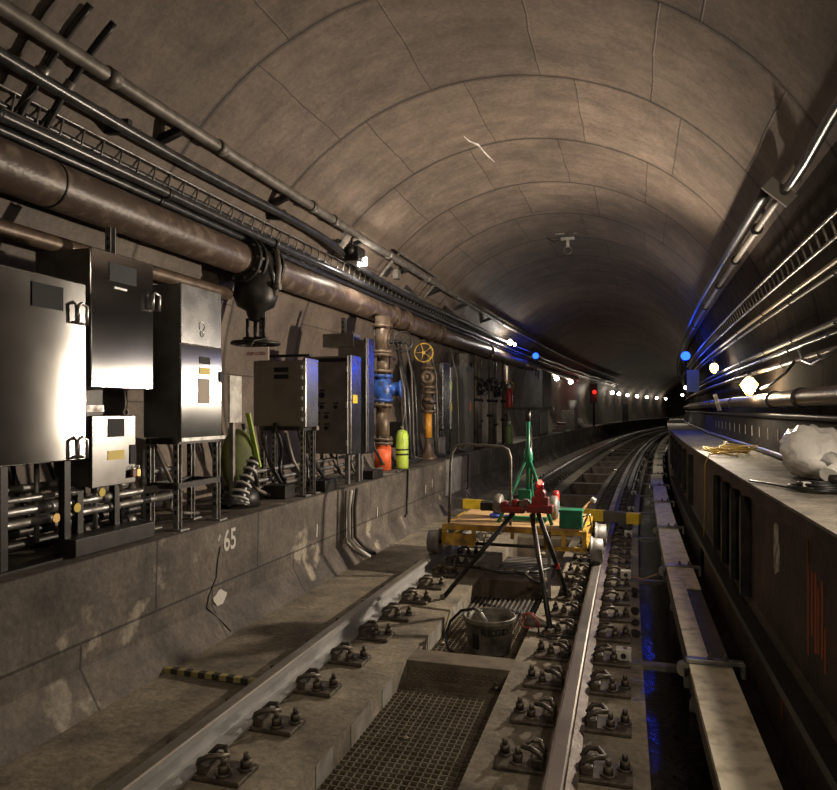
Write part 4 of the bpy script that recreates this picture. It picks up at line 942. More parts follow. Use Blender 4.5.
mb.build('side_bars', M_galv, rk)
r0 = MB().cyl((0.0, 0, 0), (0.035, 0, -0.105), 0.007, 6).build('rung', M_galvdull, rk)
for k in range(95):
    s = 2.0 + 0.17*k; o = r0 if k == 0 else r0.copy()
    if k: COL.objects.link(o)
    o.parent = rk; o.location = P(s, 1.11, 2.58); o.rotation_euler = (0, 0, -heading(s))
for k, (X, z, r, m_, lb) in enumerate(((1.17, 2.36, 0.015, mat('tan_conduit', (0.38, 0.31, 0.18), 0.45, 0.3), 'tan conduit below the ladder rack on the right wall'), (1.19, 2.31, 0.012, M_galvdull, 'thin conduit just below the tan one on the right wall'),
        (1.25, 2.05, 0.020, M_galvdull, 'bright conduit halfway up the right wall'), (1.262, 1.99, 0.016, M_cable, 'black cable under the bright conduit on the right wall'), (1.255, 1.885, 0.020, mat('tan_dull', (0.25, 0.19, 0.13), 0.45, 0.4), 'brownish conduit above the big right pipe'))):
    t = thing('wall_conduit', lb, 'conduit', world=True)
    ctube(lambda s: (X, z), SB, 44, r, 10).build('pipe', m_, t)
    for s in (4.4 + 0.2*k, 5.6 + 0.2*k, 6.8 + 0.2*k, 8.4 + 0.2*k, 10.4): MB().tube([P(s-0.012, X, z), P(s+0.012, X, z)], r+0.006, 10).build('clamp', M_iron, t)
bp_ = thing('standpipe_main', 'large dull pipe low along the right wall above the walkway', 'pipe', world=True)
ctube(lambda s: (1.225, 1.60), SB, 44, 0.062, 16).build('pipe', M_pipebrown, bp_)
for s in (4.4, 5.6, 6.6, 9.2, 12): MB().tube([P(s-0.02, 1.225, 1.60), P(s+0.02, 1.225, 1.60)], 0.075, 16).build('coupling', M_iron, bp_)
mb = MB(); mb.bar(P(10.2, 1.16, 1.50), P(10.2, 1.10, 1.72), 0.04, 0.05); mb.build('hanger', M_galv, bp_)
o = ctube(lambda s: (1.24, 1.46), SB, 44, 0.022, 10).build('wall_conduit', M_iron); tag(o, 'thin dark pipe directly under the large right pipe', 'conduit')
o = ctube(lambda s: (1.16+0.01*math.sin(s*2), 1.155), SB, 44, 0.022, 10).build('floor_cable', M_cable); tag(o, 'black cable along the back edge of the right walkway', 'cable')
mb = MB().tube([P(5.9, 1.24, 1.88), P(6.0, 1.2, 1.80), P(6.4, 1.16, 1.72), P(6.9, 1.17, 1.70)], 0.012, 8); tag(mb.build('lamp_lead', M_cable), 'black lead sagging to the bright lamp on the right wall', 'cable')
o = MB().tube([P(4.0, 1.20, 1.9), P(4.4, 1.14, 1.84), P(4.9, 1.14, 1.80), P(5.4, 1.19, 1.86), P(5.8, 1.25, 1.96)], 0.012, 8).build('lamp_lead', M_cable); tag(o, 'black lead looping between the conduits at the right picture edge', 'cable')
for k in range(16):
    s = 4.6 + 0.45*k; o = MB().bar((0, 0, -0.05), (0.0, 0.02, 0.05), 0.004, 0.010 + 0.006*(k % 3)).build('paint_stroke', M_whitepaint)
    place(o, s, 1.217, 1.30); tag(o, 'short white drip mark on the dark wall behind the right walkway', 'marking', 'drip marks behind the walkway')

# lamps ---------------------------------------------------------------
def bulb_lamp(lb, s, X, z, m_, r=0.035, cat='lamp', guard=True, rz=0, name='work_lamp'):
    t = thing(name, lb, cat, s, X, z)
    MB().sphere((0, 0, 0), r, 8, (1, 1, 1.25)).build('bulb', m_, t)
    MB().cyl((0, 0, r*1.1), (0, 0, r*1.1+0.07), 0.022, 10).build('socket', M_black, t)
    if guard:
        g = MB()
        for k in range(4):
            a = PI*k/4; u = Vector((math.cos(a), math.sin(a), 0))
            g.tube([u*0.02+Vector((0, 0, r+0.03)), u*(r+0.018)+Vector((0, 0, 0.01)), u*0.02+Vector((0, 0, -r-0.03)), -u*0.02+Vector((0, 0, -r-0.03)), -u*(r+0.018)+Vector((0, 0, 0.01)), -u*0.02+Vector((0, 0, r+0.03))], 0.0022, 4)
        g.build('guard', M_yellow, t)
    return t
def light(kind, s, X, z, e, col, rad=0.05, spot=None, aim=None, blend=0.6):
    l = bpy.data.lights.new('lamp_light', kind); l.energy = e; l.color = col; l.shadow_soft_size = rad
    o = bpy.data.objects.new('lamp_light', l); COL.objects.link(o); o.location = P(s, X, z)
    if kind == 'SPOT':
        l.spot_size = spot; l.spot_blend = blend
        d = P(*aim) - P(s, X, z); o.rotation_euler = d.to_track_quat('-Z', 'Y').to_euler()
    return o
WARM = (1.0, 0.84, 0.66); WHT = (1.0, 0.90, 0.76); BLU = (0.02, 0.08, 1.0)
bulb_lamp('brightest bare bulb lamp on the right wall above the yellow rope', 7.25, 1.12, 1.74, M_bulb, 0.062)
light('SPOT', 7.2, 1.02, 1.76, 560, WARM, 0.05, DEG(158), (6.35, -2.0, 2.55), 0.55)
light('POINT', 7.2, 0.98, 1.72, 5, WARM, 0.04)
bulb_lamp('white work lamp on the right wall below the blue light', 10.3, 1.10, 2.08, M_bulbw, 0.045)
light('SPOT', 10.3, 0.95, 2.10, 45, WHT, 0.05, DEG(160), (9.9, -2.2, 3.0), 0.4)
# floodlight on left tray
fl = thing('floodlight', 'black box floodlight glaring on the left cable tray', 'floodlight', 7.0, -2.80, 3.16)
MB().box((0, 0.02, 0.02), (0.16, 0.22, 0.16)).build('housing', M_iron, fl, 0.01)
MB().box((0.04, 0.135, -0.03), (0.10, 0.02, 0.09)).build('lens', M_bulbw, fl)
mb = MB(); mb.tube([(-0.02, 0, 0.10), (-0.03, 0.0, 0.2), (0.0, 0.05, 0.24)], 0.012, 6); mb.build('bracket', M_iron, fl)
mb = MB(); mb.sphere((0.0, -0.12, 0.05), 0.05, 6); mb.build('rear_cap', M_iron, fl)
light('SPOT', 7.2, -2.76, 3.12, 70, WHT, 0.05, DEG(140), (9.5, -1.8, 0.8), 0.8)
t = bulb_lamp('white cluster lamp at the end of the left cable tray', 16.0, -2.80, 3.07, M_bulbw, 0.05); light('SPOT', 16.0, -2.7, 3.02, 130, WHT, 0.05, DEG(130), (18.0, -0.6, 0.0), 0.6)
MB().sphere((0.05, 0.3, -0.03), 0.035, 6).build('bulb', M_bulbw, t); MB().sphere((0.06, -0.3, -0.02), 0.03, 6).build('bulb', M_bulbw, t)
# blue signals
def blue(lb, s, X, z):
    t = thing('blue_light', lb, 'light', s, X, z)
    MB().sphere((0, 0, 0), 0.085, 8).build('globe', M_bulbblue, t)
    MB().cyl((0, 0, -0.14), (0, 0, -0.08), 0.06, 12).build('base', M_iron, t)
    MB().cyl((0, 0.05, -0.55), (0, 0.05, -0.1), 0.02, 8).build('stem', M_iron, t)
    return t
blue('glowing blue light on the left wall above the black case', 19.0, -2.72, 2.97)
light('POINT', 18.85, -2.55, 2.93, 2.2, BLU, 0.08)
blue('glowing blue light on the right side of the vault', 14.2, 0.92, 2.53)
light('SPOT', 14.0, 0.82, 2.50, 30, BLU, 0.08, DEG(110), (8.5, 0.45, 0.0), 0.5)
light('POINT', 14.0, 0.82, 2.50, 2, BLU, 0.08)
box_thing('telephone_box', 'blue lit phone box under the right blue light', 'box', 14.4, 1.05, 1.85, (0.22, 0.3, 0.42), mat('phone_blue', (0.05, 0.12, 0.45), 0.4))
# unseen lamps added out of frame to fill the foreground
bulb_lamp('unseen fill lamp added on the left wall behind the viewer', -1.2, -2.70, 3.05, M_bulb, 0.04)
light('POINT', -1.2, -2.55, 2.95, 5, WARM, 0.08)
bulb_lamp('unseen fill lamp added over the track behind the viewer', -1.3, 0.1, 2.6, M_bulb, 0.04)  # added fill for the cover board and near floor
light('SPOT', -1.3, 0.1, 2.55, 80, WARM, 0.10, DEG(105), (3.4, 0.2, 0.0), 0.9)
bulb_lamp('unseen fill lamp added on the right wall just outside the picture', 2.3, 1.08, 2.25, M_bulb, 0.04)  # added fill for the bag and the near walkway
light('SPOT', 2.3, 0.98, 2.25, 60, WARM, 0.06, DEG(150), (3.9, 0.4, 1.0), 0.6)
light('POINT', 7.3, -2.72, 3.10, 5, WHT, 0.03)
# far lamps strings
far = [(24.6, -3.0, 2.6, 1), (28.0, -3.0, 2.6, 1), (35.0, -3.05, 2.35, 0), (42.5, -3.0, 2.5, 1), (45.5, -3.0, 2.5, 1), (49.5, -3.0, 2.5, 1), (54, -3.0, 2.5, 1), (58.5, -3.0, 2.5, 1), (63, -3.0, 2.5, 1), (67, -3.0, 2.5, 1)]
for k, (s, X, z, w) in enumerate(far):
    t = thing('string_lamp', 'small distant bulb in the lamp string along the far left wall', 'lamp', s, X, z, group='distant string lamps')
    MB().sphere((0, 0, 0), 0.085 if k < 2 else 0.11, 6).build('bulb', M_bulbfar, t); MB().cyl((0, 0, 0.07), (0, 0, 0.15), 0.03, 8).build('socket', M_iron, t)
for s, X, z, e in ((26, -2.85, 2.55, 30), (35, -2.9, 2.4, 25), (45, -2.8, 2.5, 8), (56, -2.8, 2.5, 8), (20, 1.0, 2.2, 40), (30, 1.0, 2.2, 30)): light('SPOT', s, X, z, e, WHT, 0.08, DEG(140), (s-0.5, -1.0, 0.0), 0.4)
for s, z in ((20, 2.1), (30, 2.1)):
    t = thing('string_lamp', 'small distant bulb on the right wall of the curve', 'lamp', s, 1.12, z, group='distant right wall lamps'); MB().sphere((0, 0, 0), 0.05, 6).build('bulb', M_bulbfar, t); MB().cyl((0, 0, 0.04), (0, 0, 0.1), 0.03, 8).build('socket', M_iron, t)
# red signal at left far
sgn = thing('signal_post', 'red lit signal post on the far left bench', 'signal', 33.0, -2.72, 0.768)
MB().cyl((0, 0, 0), (0, 0, 1.6), 0.05, 8).build('post', M_iron, sgn); MB().box((0, 0, 1.5), (0.3, 0.25, 0.9)).build('head', M_iron, sgn)
MB().sphere((0.05, -0.15, 1.55), 0.09, 8).build('lens', M_bulbred, sgn)
light('POINT', 32.6, -2.55, 2.2, 4, (1, 0.03, 0.03), 0.08)
# white bucket and junk at far bench
wbk = thing('white_bucket', 'white bucket on top of gear on the far left bench', 'bucket', 27.0, -2.80, 1.5)
MB().lathe([(0.001, 0), (0.14, 0), (0.18, 0.36), (0.16, 0.37), (0.12, 0.02)], (0, 0, 0), 'z', 16).build('pail', M_white, wbk)
o = box_thing('tool_crate', 'grey crate of tools under the white bucket on the far bench', 'crate', 27.0, -2.9, 0.768, (0.5, 1.0, 0.72), M_galvdull)
for k in range(3):
    o = MB().box((0, 0, 0.05), (0.25, 1.4, 0.10)).build('plank', mat('pink_board', (0.34, 0.24, 0.20), 0.7)); place(o, 24.3+0.2*k, -2.85, 0.768+0.101*k, 0.1*k); tag(o, ['lowest of the pinkish boards stacked on the far bench', 'middle of the pinkish boards stacked on the far bench', 'top pinkish board on the far bench'][k], 'board')
o = MB(); o.sphere((0, 0, 0.2), 0.25, 7, (0.9, 1.6, 0.8)); o = o.build('grey_sack', M_white); place(o, 29.0, -2.85, 0.768); tag(o, 'pale sack lying on the far bench beyond the white bucket', 'sack')
o = MB().box((0, 0, 0.55), (0.35, 0.3, 1.1)).build('far_equipment', M_iron); place(o, 47, -2.8, 0.768); tag(o, 'dark equipment case far down the left bench', 'case')

# ceiling fixture
cf = thing('ceiling_light', 'small unlit fixture with a wire loop under the crown of the vault', 'light fixture', 10.9, -0.92, 4.0)
MB().box((0, 0, 0.13), (0.20, 0.08, 0.03)).build('plate', M_white, cf); MB().cyl((0, 0, 0.0), (0, 0, 0.12), 0.025, 8).build('stem', M_white, cf)
MB().torus((0, 0, -0.05), 0.06, 0.008, (0, 1, 0), 18, 6).build('wire_loop', M_galv, cf)
mb = MB(); mb.box((-0.12, 0, 0.212), (0.14, 0.03, 0.012)); mb.box((0.14, 0, 0.212), (0.12, 0.03, 0.012)); mb.build('wall_plates', M_white, cf)
MB().tube([(-0.08, 0, 0.13), (-0.2, 0, 0.1), (-0.32, 0, 0.16)], 0.008, 6).build('lead', M_black, cf)
# pale squiggle on ceiling
def on_vault(s, X, d=0.003): return P(s, X, TZC + math.sqrt((TR-d)**2 - (X-TXC)**2))
sq = MB().tube([on_vault(6.65, -1.51), on_vault(6.8, -1.49), on_vault(6.95, -1.43), on_vault(7.1, -1.42), on_vault(7.3, -1.40), on_vault(7.5, -1.37)], [0.004, 0.009, 0.012, 0.009, 0.010, 0.004], 6).build('plaster_streak', M_white); tag(sq, 'short pale squiggle of plaster on the vault', 'streak')

# ------------------------------------------------------------------ ON THE WALKWAY
bg = thing('plastic_bag', 'white translucent plastic bag bulging on the right walkway', 'bag', 4.36, 1.03, 1.133)
mb = MB(); mb.sphere((0, 0, 0.145), 0.19, 20, (0.85, 1.75, 0.80))
for v in mb.v:
    a = math.atan2(v.z-0.145, v.x); n_ = 0.012*math.sin(3*a + 9*v.y) + 0.016*abs(math.sin(9*v.y+2.5*a)) - 0.014*abs(math.sin(5*a-13*v.y)) + 0.006*math.sin(13*a+17*v.y)
    rr_ = Vector((v.x, 0, v.z-0.145))
    if rr_.length > 1e-3: v += rr_.normalized()*n_*min(1, rr_.length/0.08)
    if v.z < 0.012: v.z = 0.004
    v.z *= 1 - 0.25*max(0, -v.y)/0.33
mb.build('bag', M_bag, bg)
mb = MB(); mb.tube([(0, -0.30, 0.12), (0.02, -0.36, 0.10), (-0.03, -0.42, 0.05)], [0.05, 0.02, 0.05], 8); mb.build('tied_end', M_bag, bg)
rp = thing('rope_coil', 'yellow rope coil on the right walkway with a strand hanging over', 'rope', 6.5, 0.82, 1.133)
mb = MB()
for k in range(9):
    c_ = (random.uniform(-0.07, 0.12), random.uniform(-0.25, 0.25), 0.012+0.007*k)
    R_ = random.uniform(0.12, 0.17); pts = []
    for i in range(25):
        a = 2*PI*i/24; pts.append(Vector((c_[0]+R_*0.85*math.cos(a), c_[1]+R_*1.5*math.sin(a), c_[2]+0.008*math.sin(3*a+k))))
    mb.tube(pts, 0.006, 5)
mb.build('coil', M_rope, rp)
mb = MB(); mb.tube([(-0.05, -0.2, 0.03), (-0.16, -0.42, 0.02), (-0.20, -0.5, -0.05), (-0.20, -0.5, -0.3), (-0.21, -0.52, -0.62)], 0.004, 5); mb.build('hanging_strand', M_rope, rp)
mb = MB(); mb.cyl((0.05, 0.35, 0.0), (0.05, 0.35, 0.06), 0.02, 10); o = mb.build('white_cup', M_white); place(o, 7.4, 0.92, 1.133); tag(o, 'small white cup behind the yellow rope coil', 'cup')
bc = thing('cable_coil', 'black cable coil with a white tape mark at the walkway edge', 'cable coil', 3.62, 0.90, 1.133)
mb = MB()
for k in range(6):
    R_ = 0.085+0.006*k; mb.tube([Vector((0.02*math.sin(k)+R_*math.cos(a), 0.01*k+R_*0.8*math.sin(a), 0.012+0.008*(k % 4))) for a in [2*PI*i/24 for i in range(25)]], 0.008, 6)
mb.tube([(-0.08, 0, 0.006), (-0.12, 0.12, 0.006), (-0.18, 0.28, 0.006), (-0.25, 0.42, 0.006)], 0.006, 6)
mb.build('cable', M_black, bc); MB().box((-0.075, 0.0, 0.03), (0.035, 0.045, 0.035)).build('tape', M_white, bc, 0.004)
mb = MB(); mb.cyl((0.05, 0.1, 0.05), (0.15, 0.12, 0.05), 0.025, 10); mb.build('plug', M_black, bc)
# face of walkway: paper and orange streaks
pp = MB(); n_ = 10
pts_ = [(-0.05, 0.11), (0.0, 0.12), (0.05, 0.10), (0.055, 0.0), (0.05, -0.1), (0.03, -0.13), (-0.01, -0.11), (-0.05, -0.10), (-0.06, 0.0), (-0.045, 0.05)]
pp.add([(0.0, x, z) for x, z in pts_] + [(0.004, x, z) for x, z in pts_], [tuple(range(n_)), tuple(reversed(range(n_, 2*n_)))] + [(i, (i+1) % n_, (i+1) % n_+n_, i+n_) for i in range(n_)])
o = pp.build('notice_sheet', M_paper); place(o, 3.60, 0.695, 0.87); tag(o, 'crumpled pale notice stuck on the walkway face', 'notice')
for k, (s, z, l) in enumerate(((3.02, 0.80, 0.46), (2.96, 0.78, 0.24), (2.91, 0.76, 0.30), (2.87, 0.74, 0.24), (2.82, 0.76, 0.28), (3.30, 0.3, 0.2), (2.78, 0.66, 0.16))):
    o = MB().box((0, 0, 0), (0.003, 0.012+0.004*(k % 3), l)).build('paint_drip', M_orust); place(o, s, 0.698 if z > 0.45 else 0.663, z); tag(o, 'orange paint drip down the dark walkway face', 'marking', 'orange paint drips')
# puddles on right strip
for k, (s, X, a, b) in enumerate(((5.5, 0.085, .03, .12), (4.95, 0.085, .03, .10), (6.1, 0.085, .03, .12), (5.95, 0.085, .025, .06), (5.2, 0.085, .03, .08))):
    n_ = 18; ps_ = [(a*(1+0.12*math.sin(3*t_+k))*math.cos(t_), b*(1+0.1*math.cos(2*t_+k))*math.sin(t_)) for t_ in [2*PI*i/n_ for i in range(n_)]]
    mb = MB(); mb.add([(x, y, 0.002) for x, y in ps_] + [(x, y, -0.002) for x, y in ps_], [tuple(range(n_)), tuple(reversed(range(n_, 2*n_)))])
    o = mb.build('puddle', M_water); place(o, s, X, 0.002); tag(o, 'shallow puddle on the concrete strip right of the rail', 'puddle', 'puddles beside the right rail')

wt = slab_mat('channel_water', (0.012, 0.010, 0.008), (0.03, 0.024, 0.018), (0.02, 0.016, 0.012), 0.16, scale=3)
o = sweep([(0.125, -0.245), (0.64, -0.245), (0.64, -0.258), (0.125, -0.258)], SB, 40, 0.4).build('channel_water', wt); tag(o, 'dark wet sheet in the channel beside the third rail', 'water')
# ------------------------------------------------------------------ TROLLEY
tl = thing('track_trolley', 'yellow rail trolley with grey wheels and a plywood deck', 'trolley', 6.35, -0.98, 0.155)
MB().box((0, 0.47, 0.289), (1.20, 0.98, 0.018)).build('deck', M_wood, tl, 0.003)
mb = MB()
for y in (0.0, 0.94):
    mb.bar((-0.66, y, 0.26), (0.66, y, 0.26), 0.04, 0.04); mb.bar((0.28, y, 0.115), (0.66, y, 0.115), 0.035, 0.035); mb.bar((-0.66, y, 0.15), (-0.36, y, 0.15), 0.035, 0.11)
    for x in (-0.64, -0.36, 0.30, 0.46, 0.64): mb.bar((x, y, 0.11), (x, y, 0.26), 0.035, 0.035)
    mb.bar((0.0, y, 0.18), (0.0, y, 0.26), 0.03, 0.03)
for x in (-0.64, 0.64): mb.bar((x, 0, 0.26), (x, 0.94, 0.26), 0.04, 0.04); mb.bar((x, 0, 0.12), (x, 0.94, 0.12), 0.035, 0.035)
mb.build('frame', M_yellowp, tl)
for x in (-0.755, 0.75):
    for y in (0.05, 0.86):
        w = MB(); sx = 1 if x > 0 else -1
        w.lathe([(0.02, -0.05), (0.075, -0.05), (0.105, -0.045), (0.108, 0.03), (0.112, 0.045), (0.125, 0.05), (0.125, 0.06), (0.06, 0.062), (0.02, 0.05)] if sx < 0 else [(0.02, -0.05), (0.06, -0.062), (0.125, -0.06), (0.125, -0.05), (0.112, -0.045), (0.108, -0.03), (0.105, 0.045), (0.075, 0.05), (0.02, 0.05)], (x, y, 0.11), 'x', 24)
        o = w.build('wheel', M_wheel, tl); MB().cyl((x-0.055, y, 0.11), (x+0.055, y, 0.11), 0.03, 12).build('hub', M_iron, o)
mb = MB(); [mb.cyl((-0.75, y, 0.11), (0.75, y, 0.11), 0.015, 8) for y in (0.05, 0.86)]; mb.build_each('axle', M_iron, tl)
mb = MB(); mb.tube([(-0.60, 0.02, 0.29), (-0.585, 0.02, 0.85), (-0.57, 0.02, 0.96), (-0.53, 0.02, 1.02), (-0.45, 0.02, 1.035), (-0.10, 0.02, 1.02), (-0.04, 0.02, 0.99), (-0.02, 0.02, 0.92), (-0.02, 0.02, 0.29)], 0.014, 10); mb.build('push_handle', M_galvdull, tl)
# gear on deck
def on_deck(name, lb, cat, x, y, z=0.505, rz=0):
    t = thing(name, lb, cat, 6.35, -0.98, 0); t.location = P(6.35+y, -0.98+x, z); t.rotation_euler = (0, 0, -heading(6.35)+rz); return t
DZ = 0.155 + 0.298
dr = on_deck('rail_drill', 'grey geared machine with round end plates on the trolley deck', 'machine', 0.05, 0.5, DZ)
mb = MB(); mb.cyl((-0.30, 0, 0.10), (0.30, 0, 0.10), 0.03, 12); mb.build('shaft', M_iron, dr)
for x in (-0.27, 0.27): MB().lathe([(0.02, -0.04), (0.10, -0.04), (0.115, -0.02), (0.115, 0.02), (0.10, 0.04), (0.02, 0.04)], (x, 0, 0.115), 'x', 20).build('end_plate', M_galvdull, dr)
MB().box((-0.38, 0, 0.1), (0.14, 0.08, 0.08)).build('motor', M_iron, dr, 0.01)
gb = on_deck('green_toolbox', 'green metal box on the right end of the trolley deck', 'toolbox', 0.52, 0.08, DZ)
MB().box((0, 0, 0.075), (0.20, 0.16, 0.15)).build('body', M_green, gb, 0.006); MB().box((0, 0, 0.155), (0.21, 0.17, 0.02)).build('lid', M_green, gb, 0.004)
mb = MB(); mb.tube([(0.10, 0, 0.1), (0.16, 0.02, 0.12), (0.17, 0.03, 0.03), (0.14, 0.05, 0.01)], 0.007, 6); mb.build('cord', M_cable, gb)
bt = on_deck('spray_can', 'blue spray can with a red cap on the trolley deck', 'spray can', 0.30, 0.88, DZ)
MB().lathe([(0.001, 0), (0.033, 0), (0.034, 0.005), (0.034, 0.14), (0.02, 0.155)], (0, 0, 0), 'z', 16).build('can', mat('can_blue', (0.10, 0.42, 0.75), 0.3, 0.2), bt)
MB().lathe([(0.034, 0.135), (0.035, 0.2), (0.026, 0.235), (0.001, 0.238)], (0, 0, 0), 'z', 16).build('cap', M_redbright, bt)
hl = on_deck('mallet', 'wooden handled mallet leaning on the trolley deck beside the green box', 'hammer', 0.52, 0.42, DZ)
MB().cyl((-0.02, 0, 0.02), (0.17, 0.10, 0.20), 0.015, 10).build('handle', M_wood, hl); MB().cyl((0.15, 0.10, 0.21), (0.19, 0.09, 0.19), 0.022, 10).build('head', M_white, hl)
for k, (x, y, w, m_, nm, lb, ct_) in enumerate(((-0.10, 0.35, 0.10, mat('glove_purple', (0.28, 0.22, 0.6), 0.6), 'work_glove', 'purple cloth on the trolley deck', 'cloth'), (-0.24, 0.42, 0.10, mat('glove_blue', (0.05, 0.1, 0.7), 0.6), 'blue_rag', 'blue rag on the trolley deck', 'cloth'))):
    t = on_deck(nm, lb, ct_, x, y, DZ); mb = MB(); mb.sphere((0, 0, 0.025), 0.06, 7, (1.0, 0.7, 0.4)); [v.__iadd__(Vector((random.uniform(-1, 1)*.006, random.uniform(-1, 1)*.006, random.uniform(0, 1)*.004))) for v in mb.v]; mb.build('cloth', m_, t)
# green mast stand on deck
gs = on_deck('mast_stand', 'green tripod mast with a black crossbar standing on the trolley', 'stand', 0.10, 0.30, DZ)
MB().cyl((0, 0, 0.30), (0.0, 0, 1.06), 0.021, 12).build('mast', M_green, gs)
MB().cyl((0.03, 0, 0.28), (0.03, 0, 0.9), 0.007, 6).build('cable', M_iron, gs)
mb = MB(); mb.bar((-0.25, 0, 1.07), (0.24, 0, 1.07), 0.03, 0.025); mb.cyl((0, 0, 0.95), (0, 0, 1.065), 0.026, 10); mb.build('crossbar', M_iron, gs)
for x, y in ((-0.26, -0.14), (0.24, -0.14), (0.02, 0.28)): MB().cyl((0, 0, 0.62), (x, y, 0.0), 0.018, 10).build('leg', M_green, gs)
MB().lathe([(0.03, 0.55), (0.045, 0.58), (0.045, 0.65), (0.03, 0.7)], (0, 0, 0), 'z', 12).build('collar', M_green, gs)
MB().box((-0.03, 0, 0.23), (0.12, 0.10, 0.15)).build('winch_box', M_green, gs, 0.006); MB().cyl((-0.14, 0, 0.23), (-0.08, 0, 0.23), 0.02, 8).build('winch_crank', M_iron, gs)
MB().box((-0.02, -0.02, 0.03), (0.40, 0.06, 0.04)).build('foot_brace', M_green, gs)
# striped beam
sb = thing('striped_beam', 'black and yellow striped timber beam lying across the rails behind the trolley', 'beam', world=True)
a_, b_ = P(9.35, -2.28, 0.225), P(8.62, 0.14, 0.225); mid = (a_+b_)/2; ln = (b_-a_).length
sb.location = mid - Vector((0, 0, 0.06)); sb.rotation_euler = (0, 0, math.atan2((b_-a_).y, (b_-a_).x))
MB().box((0, 0, 0.065), (ln, 0.10, 0.13)).build('timber', M_hazard, sb, 0.004)
# black leaning bar
o = MB().bar(P(6.28, -0.64, 0.42), P(5.65, -0.57, -0.0), 0.03, 0.03).build('crowbar', M_iron); tag(o, 'black bar leaning from the trolley frame down to the pad', 'bar')

# ------------------------------------------------------------------ TRIPOD VISE
tv = thing('tripod_vise', 'tripod pipe vise with a red head and three black legs', 'vise stand', 5.45, -0.88, 0.0)
H = 0.70
hd = Vector((0.14, 0.05, H))
base = P(5.45, -0.88, 0); th_ = heading(5.45)
def loc(s, X, z):
    w = P(s, X, z) - base; c, sn = math.cos(th_), math.sin(th_)
    return Vector((w.x*c - w.y*sn, w.x*sn + w.y*c, z))
feet = [loc(5.40, -1.38, 0.0), loc(4.76, -0.46, 0.0), loc(5.75, -0.43, 0.0)]
tops = [hd+Vector((-0.09, 0, 0)), hd+Vector((0.06, -0.05, 0)), hd+Vector((0.10, 0.02, 0))]
for f_, t_ in zip(feet, tops):
    o = MB().cyl(t_, f_+Vector((0, 0, 0.01)), 0.019, 10).build('leg', M_iron, tv); MB().cyl(f_, f_+Vector((0, 0, 0.04)), 0.024, 10).build('foot', M_galvdull, o)
mids = [t_.lerp(f_, 0.62) for f_, t_ in zip(feet, tops)]; c_ = (mids[0]+mids[1]+mids[2])/3 + Vector((0, 0, 0.0))
mb = MB(); [mb.tube([m_, m_.lerp(c_, 0.6)-Vector((0, 0, 0.02)), c_], 0.014, 8) for m_ in mids]; mb.cyl(c_-Vector((0, 0, 0.015)), c_+Vector((0, 0, 0.015)), 0.05, 12); mb.build('tray_brace', M_iron, tv)
MB().box(mids[2], (0.04, 0.04, 0.04)).build('red_clamp', M_redbright, tv)
mb = MB(); mb.box(hd+Vector((-0.09, 0, 0.03)), (0.18, 0.14, 0.05)); mb.box(hd+Vector((-0.16, 0, 0.06)), (0.06, 0.10, 0.06)); mb.box(hd+Vector((-0.08, 0.02, 0.08)), (0.05, 0.09, 0.05)); mb.build('vise_base', M_red, tv, 0.012)
mb = MB(); mb.box(hd+Vector((0.12, 0, 0.045)), (0.20, 0.16, 0.06)); mb.box(hd+Vector((0.12, 0, 0.10)), (0.13, 0.10, 0.07)); mb.cyl(hd+Vector((0.12, -0.05, 0.16)), hd+Vector((0.12, 0.05, 0.16)), 0.04, 12); mb.build('vise_jaw', M_red, tv, 0.008)
mb = MB(); mb.cyl(hd+Vector((0.0, -0.06, 0.07)), hd+Vector((0.0, 0.06, 0.07)), 0.04, 12); mb.cyl(hd+Vector((-0.03, 0, 0.0)), hd+Vector((-0.03, 0, 0.1)), 0.025, 8); mb.build('screw', M_fast, tv)
mb = MB(); mb.cyl(hd+Vector((0.12, -0.02, 0.195)), hd+Vector((0.12, -0.02, 0.25)), 0.028, 12); rl = mb.build('beacon', M_redbright, tv)
MB().sphere(hd+Vector((0.12, -0.03, 0.245)), 0.021, 8, (1, 1, 1.2)).build('lens', M_bulbpink, tv)
light('POINT', 5.38, -0.73, 0.98, 0.5, (1, 0.06, 0.03), 0.03)

# ------------------------------------------------------------------ BUCKET
bk = thing('bucket', 'grimy oiler bucket with black lettering on the middle grating', 'bucket', 4.66, -0.86, -0.11)
MB().lathe([(0.001, 0), (0.135, 0), (0.14, 0.01), (0.165, 0.20), (0.172, 0.205), (0.178, 0.225), (0.172, 0.24), (0.162, 0.24), (0.155, 0.19), (0.13, 0.02), (0.001, 0.02)], (0, 0, 0), 'z', 32).build('pail', M_bucket, bk)
MB().torus((0, 0, 0.235), 0.172, 0.008, (0, 0, 1), 32, 8).build('rim', M_bucket, bk)
MB().cyl((0, 0, 0.12), (0, 0, 0.125), 0.148, 28).build('oil', M_water, bk)
cv = bk
for k, ch in enumerate('RIDGID'):
    ang = -1.62 + 0.19*k + (0.0, 0.03, 0.03, 0.03, 0.03, 0.0)[k]
    r_ = 0.1625
    text(ch, 0.060, M_txt, bk, (r_*math.cos(ang), r_*math.sin(ang), 0.165), (PI/2 + 0.13, 0, ang + PI/2), 'letter', 0.002, 0.0016)
MB().box((0.155*math.cos(-2.0), 0.155*math.sin(-2.0), 0.10), (0.05, 0.006, 0.10), (0, 0, -2.0+PI/2)).build('holder_plate', M_iron, bk)
hs = thing('black_hose', 'black hose looping from the bucket onto the grating', 'hose', 4.6, -1.02, -0.11)
MB().tube([(0.13, -0.02, 0.28), (0.06, 0.0, 0.29), (-0.02, 0.0, 0.27), (-0.09, -0.02, 0.20), (-0.12, -0.04, 0.11), (-0.09, -0.08, 0.03), (-0.01, -0.12, 0.012), (0.07, -0.14, 0.012)], 0.010, 8).build('hose', M_black, hs)
MB().tube([(0.08, -0.01, 0.295), (0.12, -0.03, 0.27), (0.17, -0.04, 0.20)], 0.014, 8).build('nozzle', M_galv, hs)
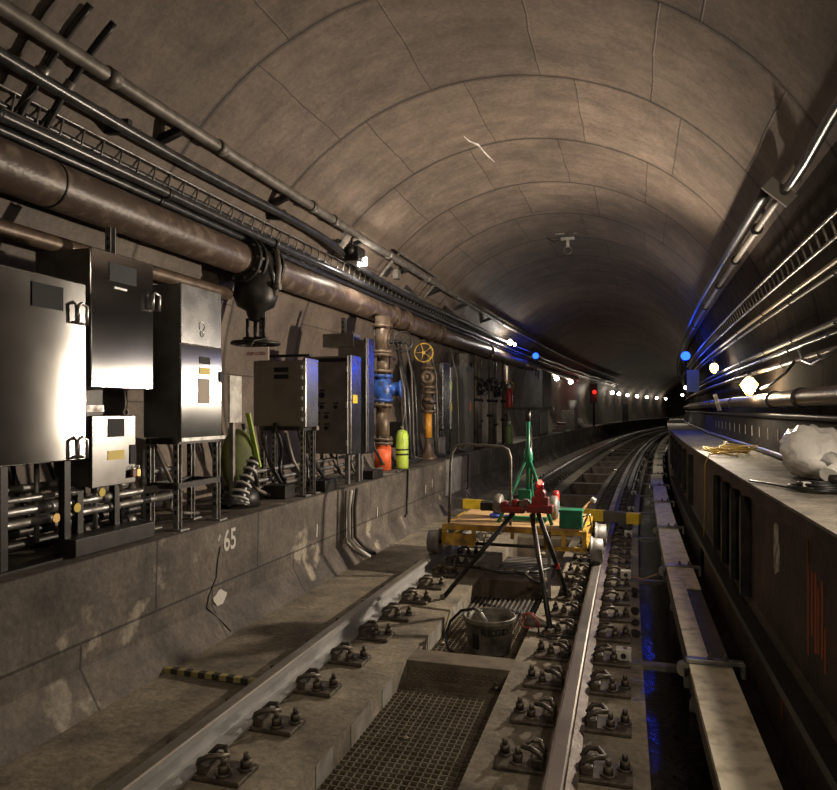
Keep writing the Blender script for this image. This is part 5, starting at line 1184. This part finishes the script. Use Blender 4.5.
rdw = thing('wire_coil', 'red and pink wire coil hung beside the bucket', 'wire coil', 4.78, -0.60, 0.005)
mb = MB(); [mb.torus((-0.02+0.006*k, 0, 0.075), 0.05+0.005*(k % 3), 0.0035, (0.2*k-0.4, 1, 0.15*k), 24, 5) for k in range(6)]; mb.build('coil', mat('red_wire', (0.45, 0.13, 0.09), 0.5), rdw)
dt = thing('grease_gun', 'dusty grey grease gun lying on the pad beside the bucket', 'tool', 4.82, -0.53, 0.03)
MB().tube([(-0.10, 0, 0.03), (-0.04, 0, 0.03), (0.02, 0, 0.02), (0.10, 0.02, 0.012)], [0.045, 0.04, 0.022, 0.018], 12).build('barrel', M_galvdull, dt)
MB().tube([(-0.02, -0.02, 0.0), (0.0, -0.12, -0.02), (0.1, -0.18, -0.02), (0.16, -0.1, -0.022)], 0.006, 6).build('hose', M_black, dt)
o = MB().tube([P(6.6, -0.05, 0.02), P(6.5, 0.06, 0.03), P(6.4, 0.16, 0.04), P(6.2, 0.3, 0.15)], 0.006, 6).build('orange_cord', mat('orange_cord', (0.4, 0.22, 0.07), 0.6)); tag(o, 'thin orange cord from the trolley wheel to the third rail board', 'cord')

# ------------------------------------------------------------------ CAMERA + WORLD
cam = bpy.data.cameras.new('camera'); co = bpy.data.objects.new('camera', cam); COL.objects.link(co)
co.location = (0, 0, 1.515); co.rotation_euler = (PI/2, 0, 0.275)
cam.sensor_width = 36; cam.sensor_fit = 'HORIZONTAL'; cam.lens = 700/837*36
cam.shift_x = 0.0; cam.shift_y = 14.5/837
cam.clip_start = 0.05; cam.clip_end = 300
scene.camera = co
w = bpy.data.worlds.new('world'); scene.world = w; w.use_nodes = True
w.node_tree.nodes['Background'].inputs[0].default_value = (0.02, 0.018, 0.016, 1); w.node_tree.nodes['Background'].inputs[1].default_value = 0.05
scene.view_settings.view_transform = 'Standard'; scene.view_settings.look = 'None'
scene.view_settings.gamma = 1; scene.view_settings.exposure = 0.35; scene.view_settings.use_curve_mapping = False
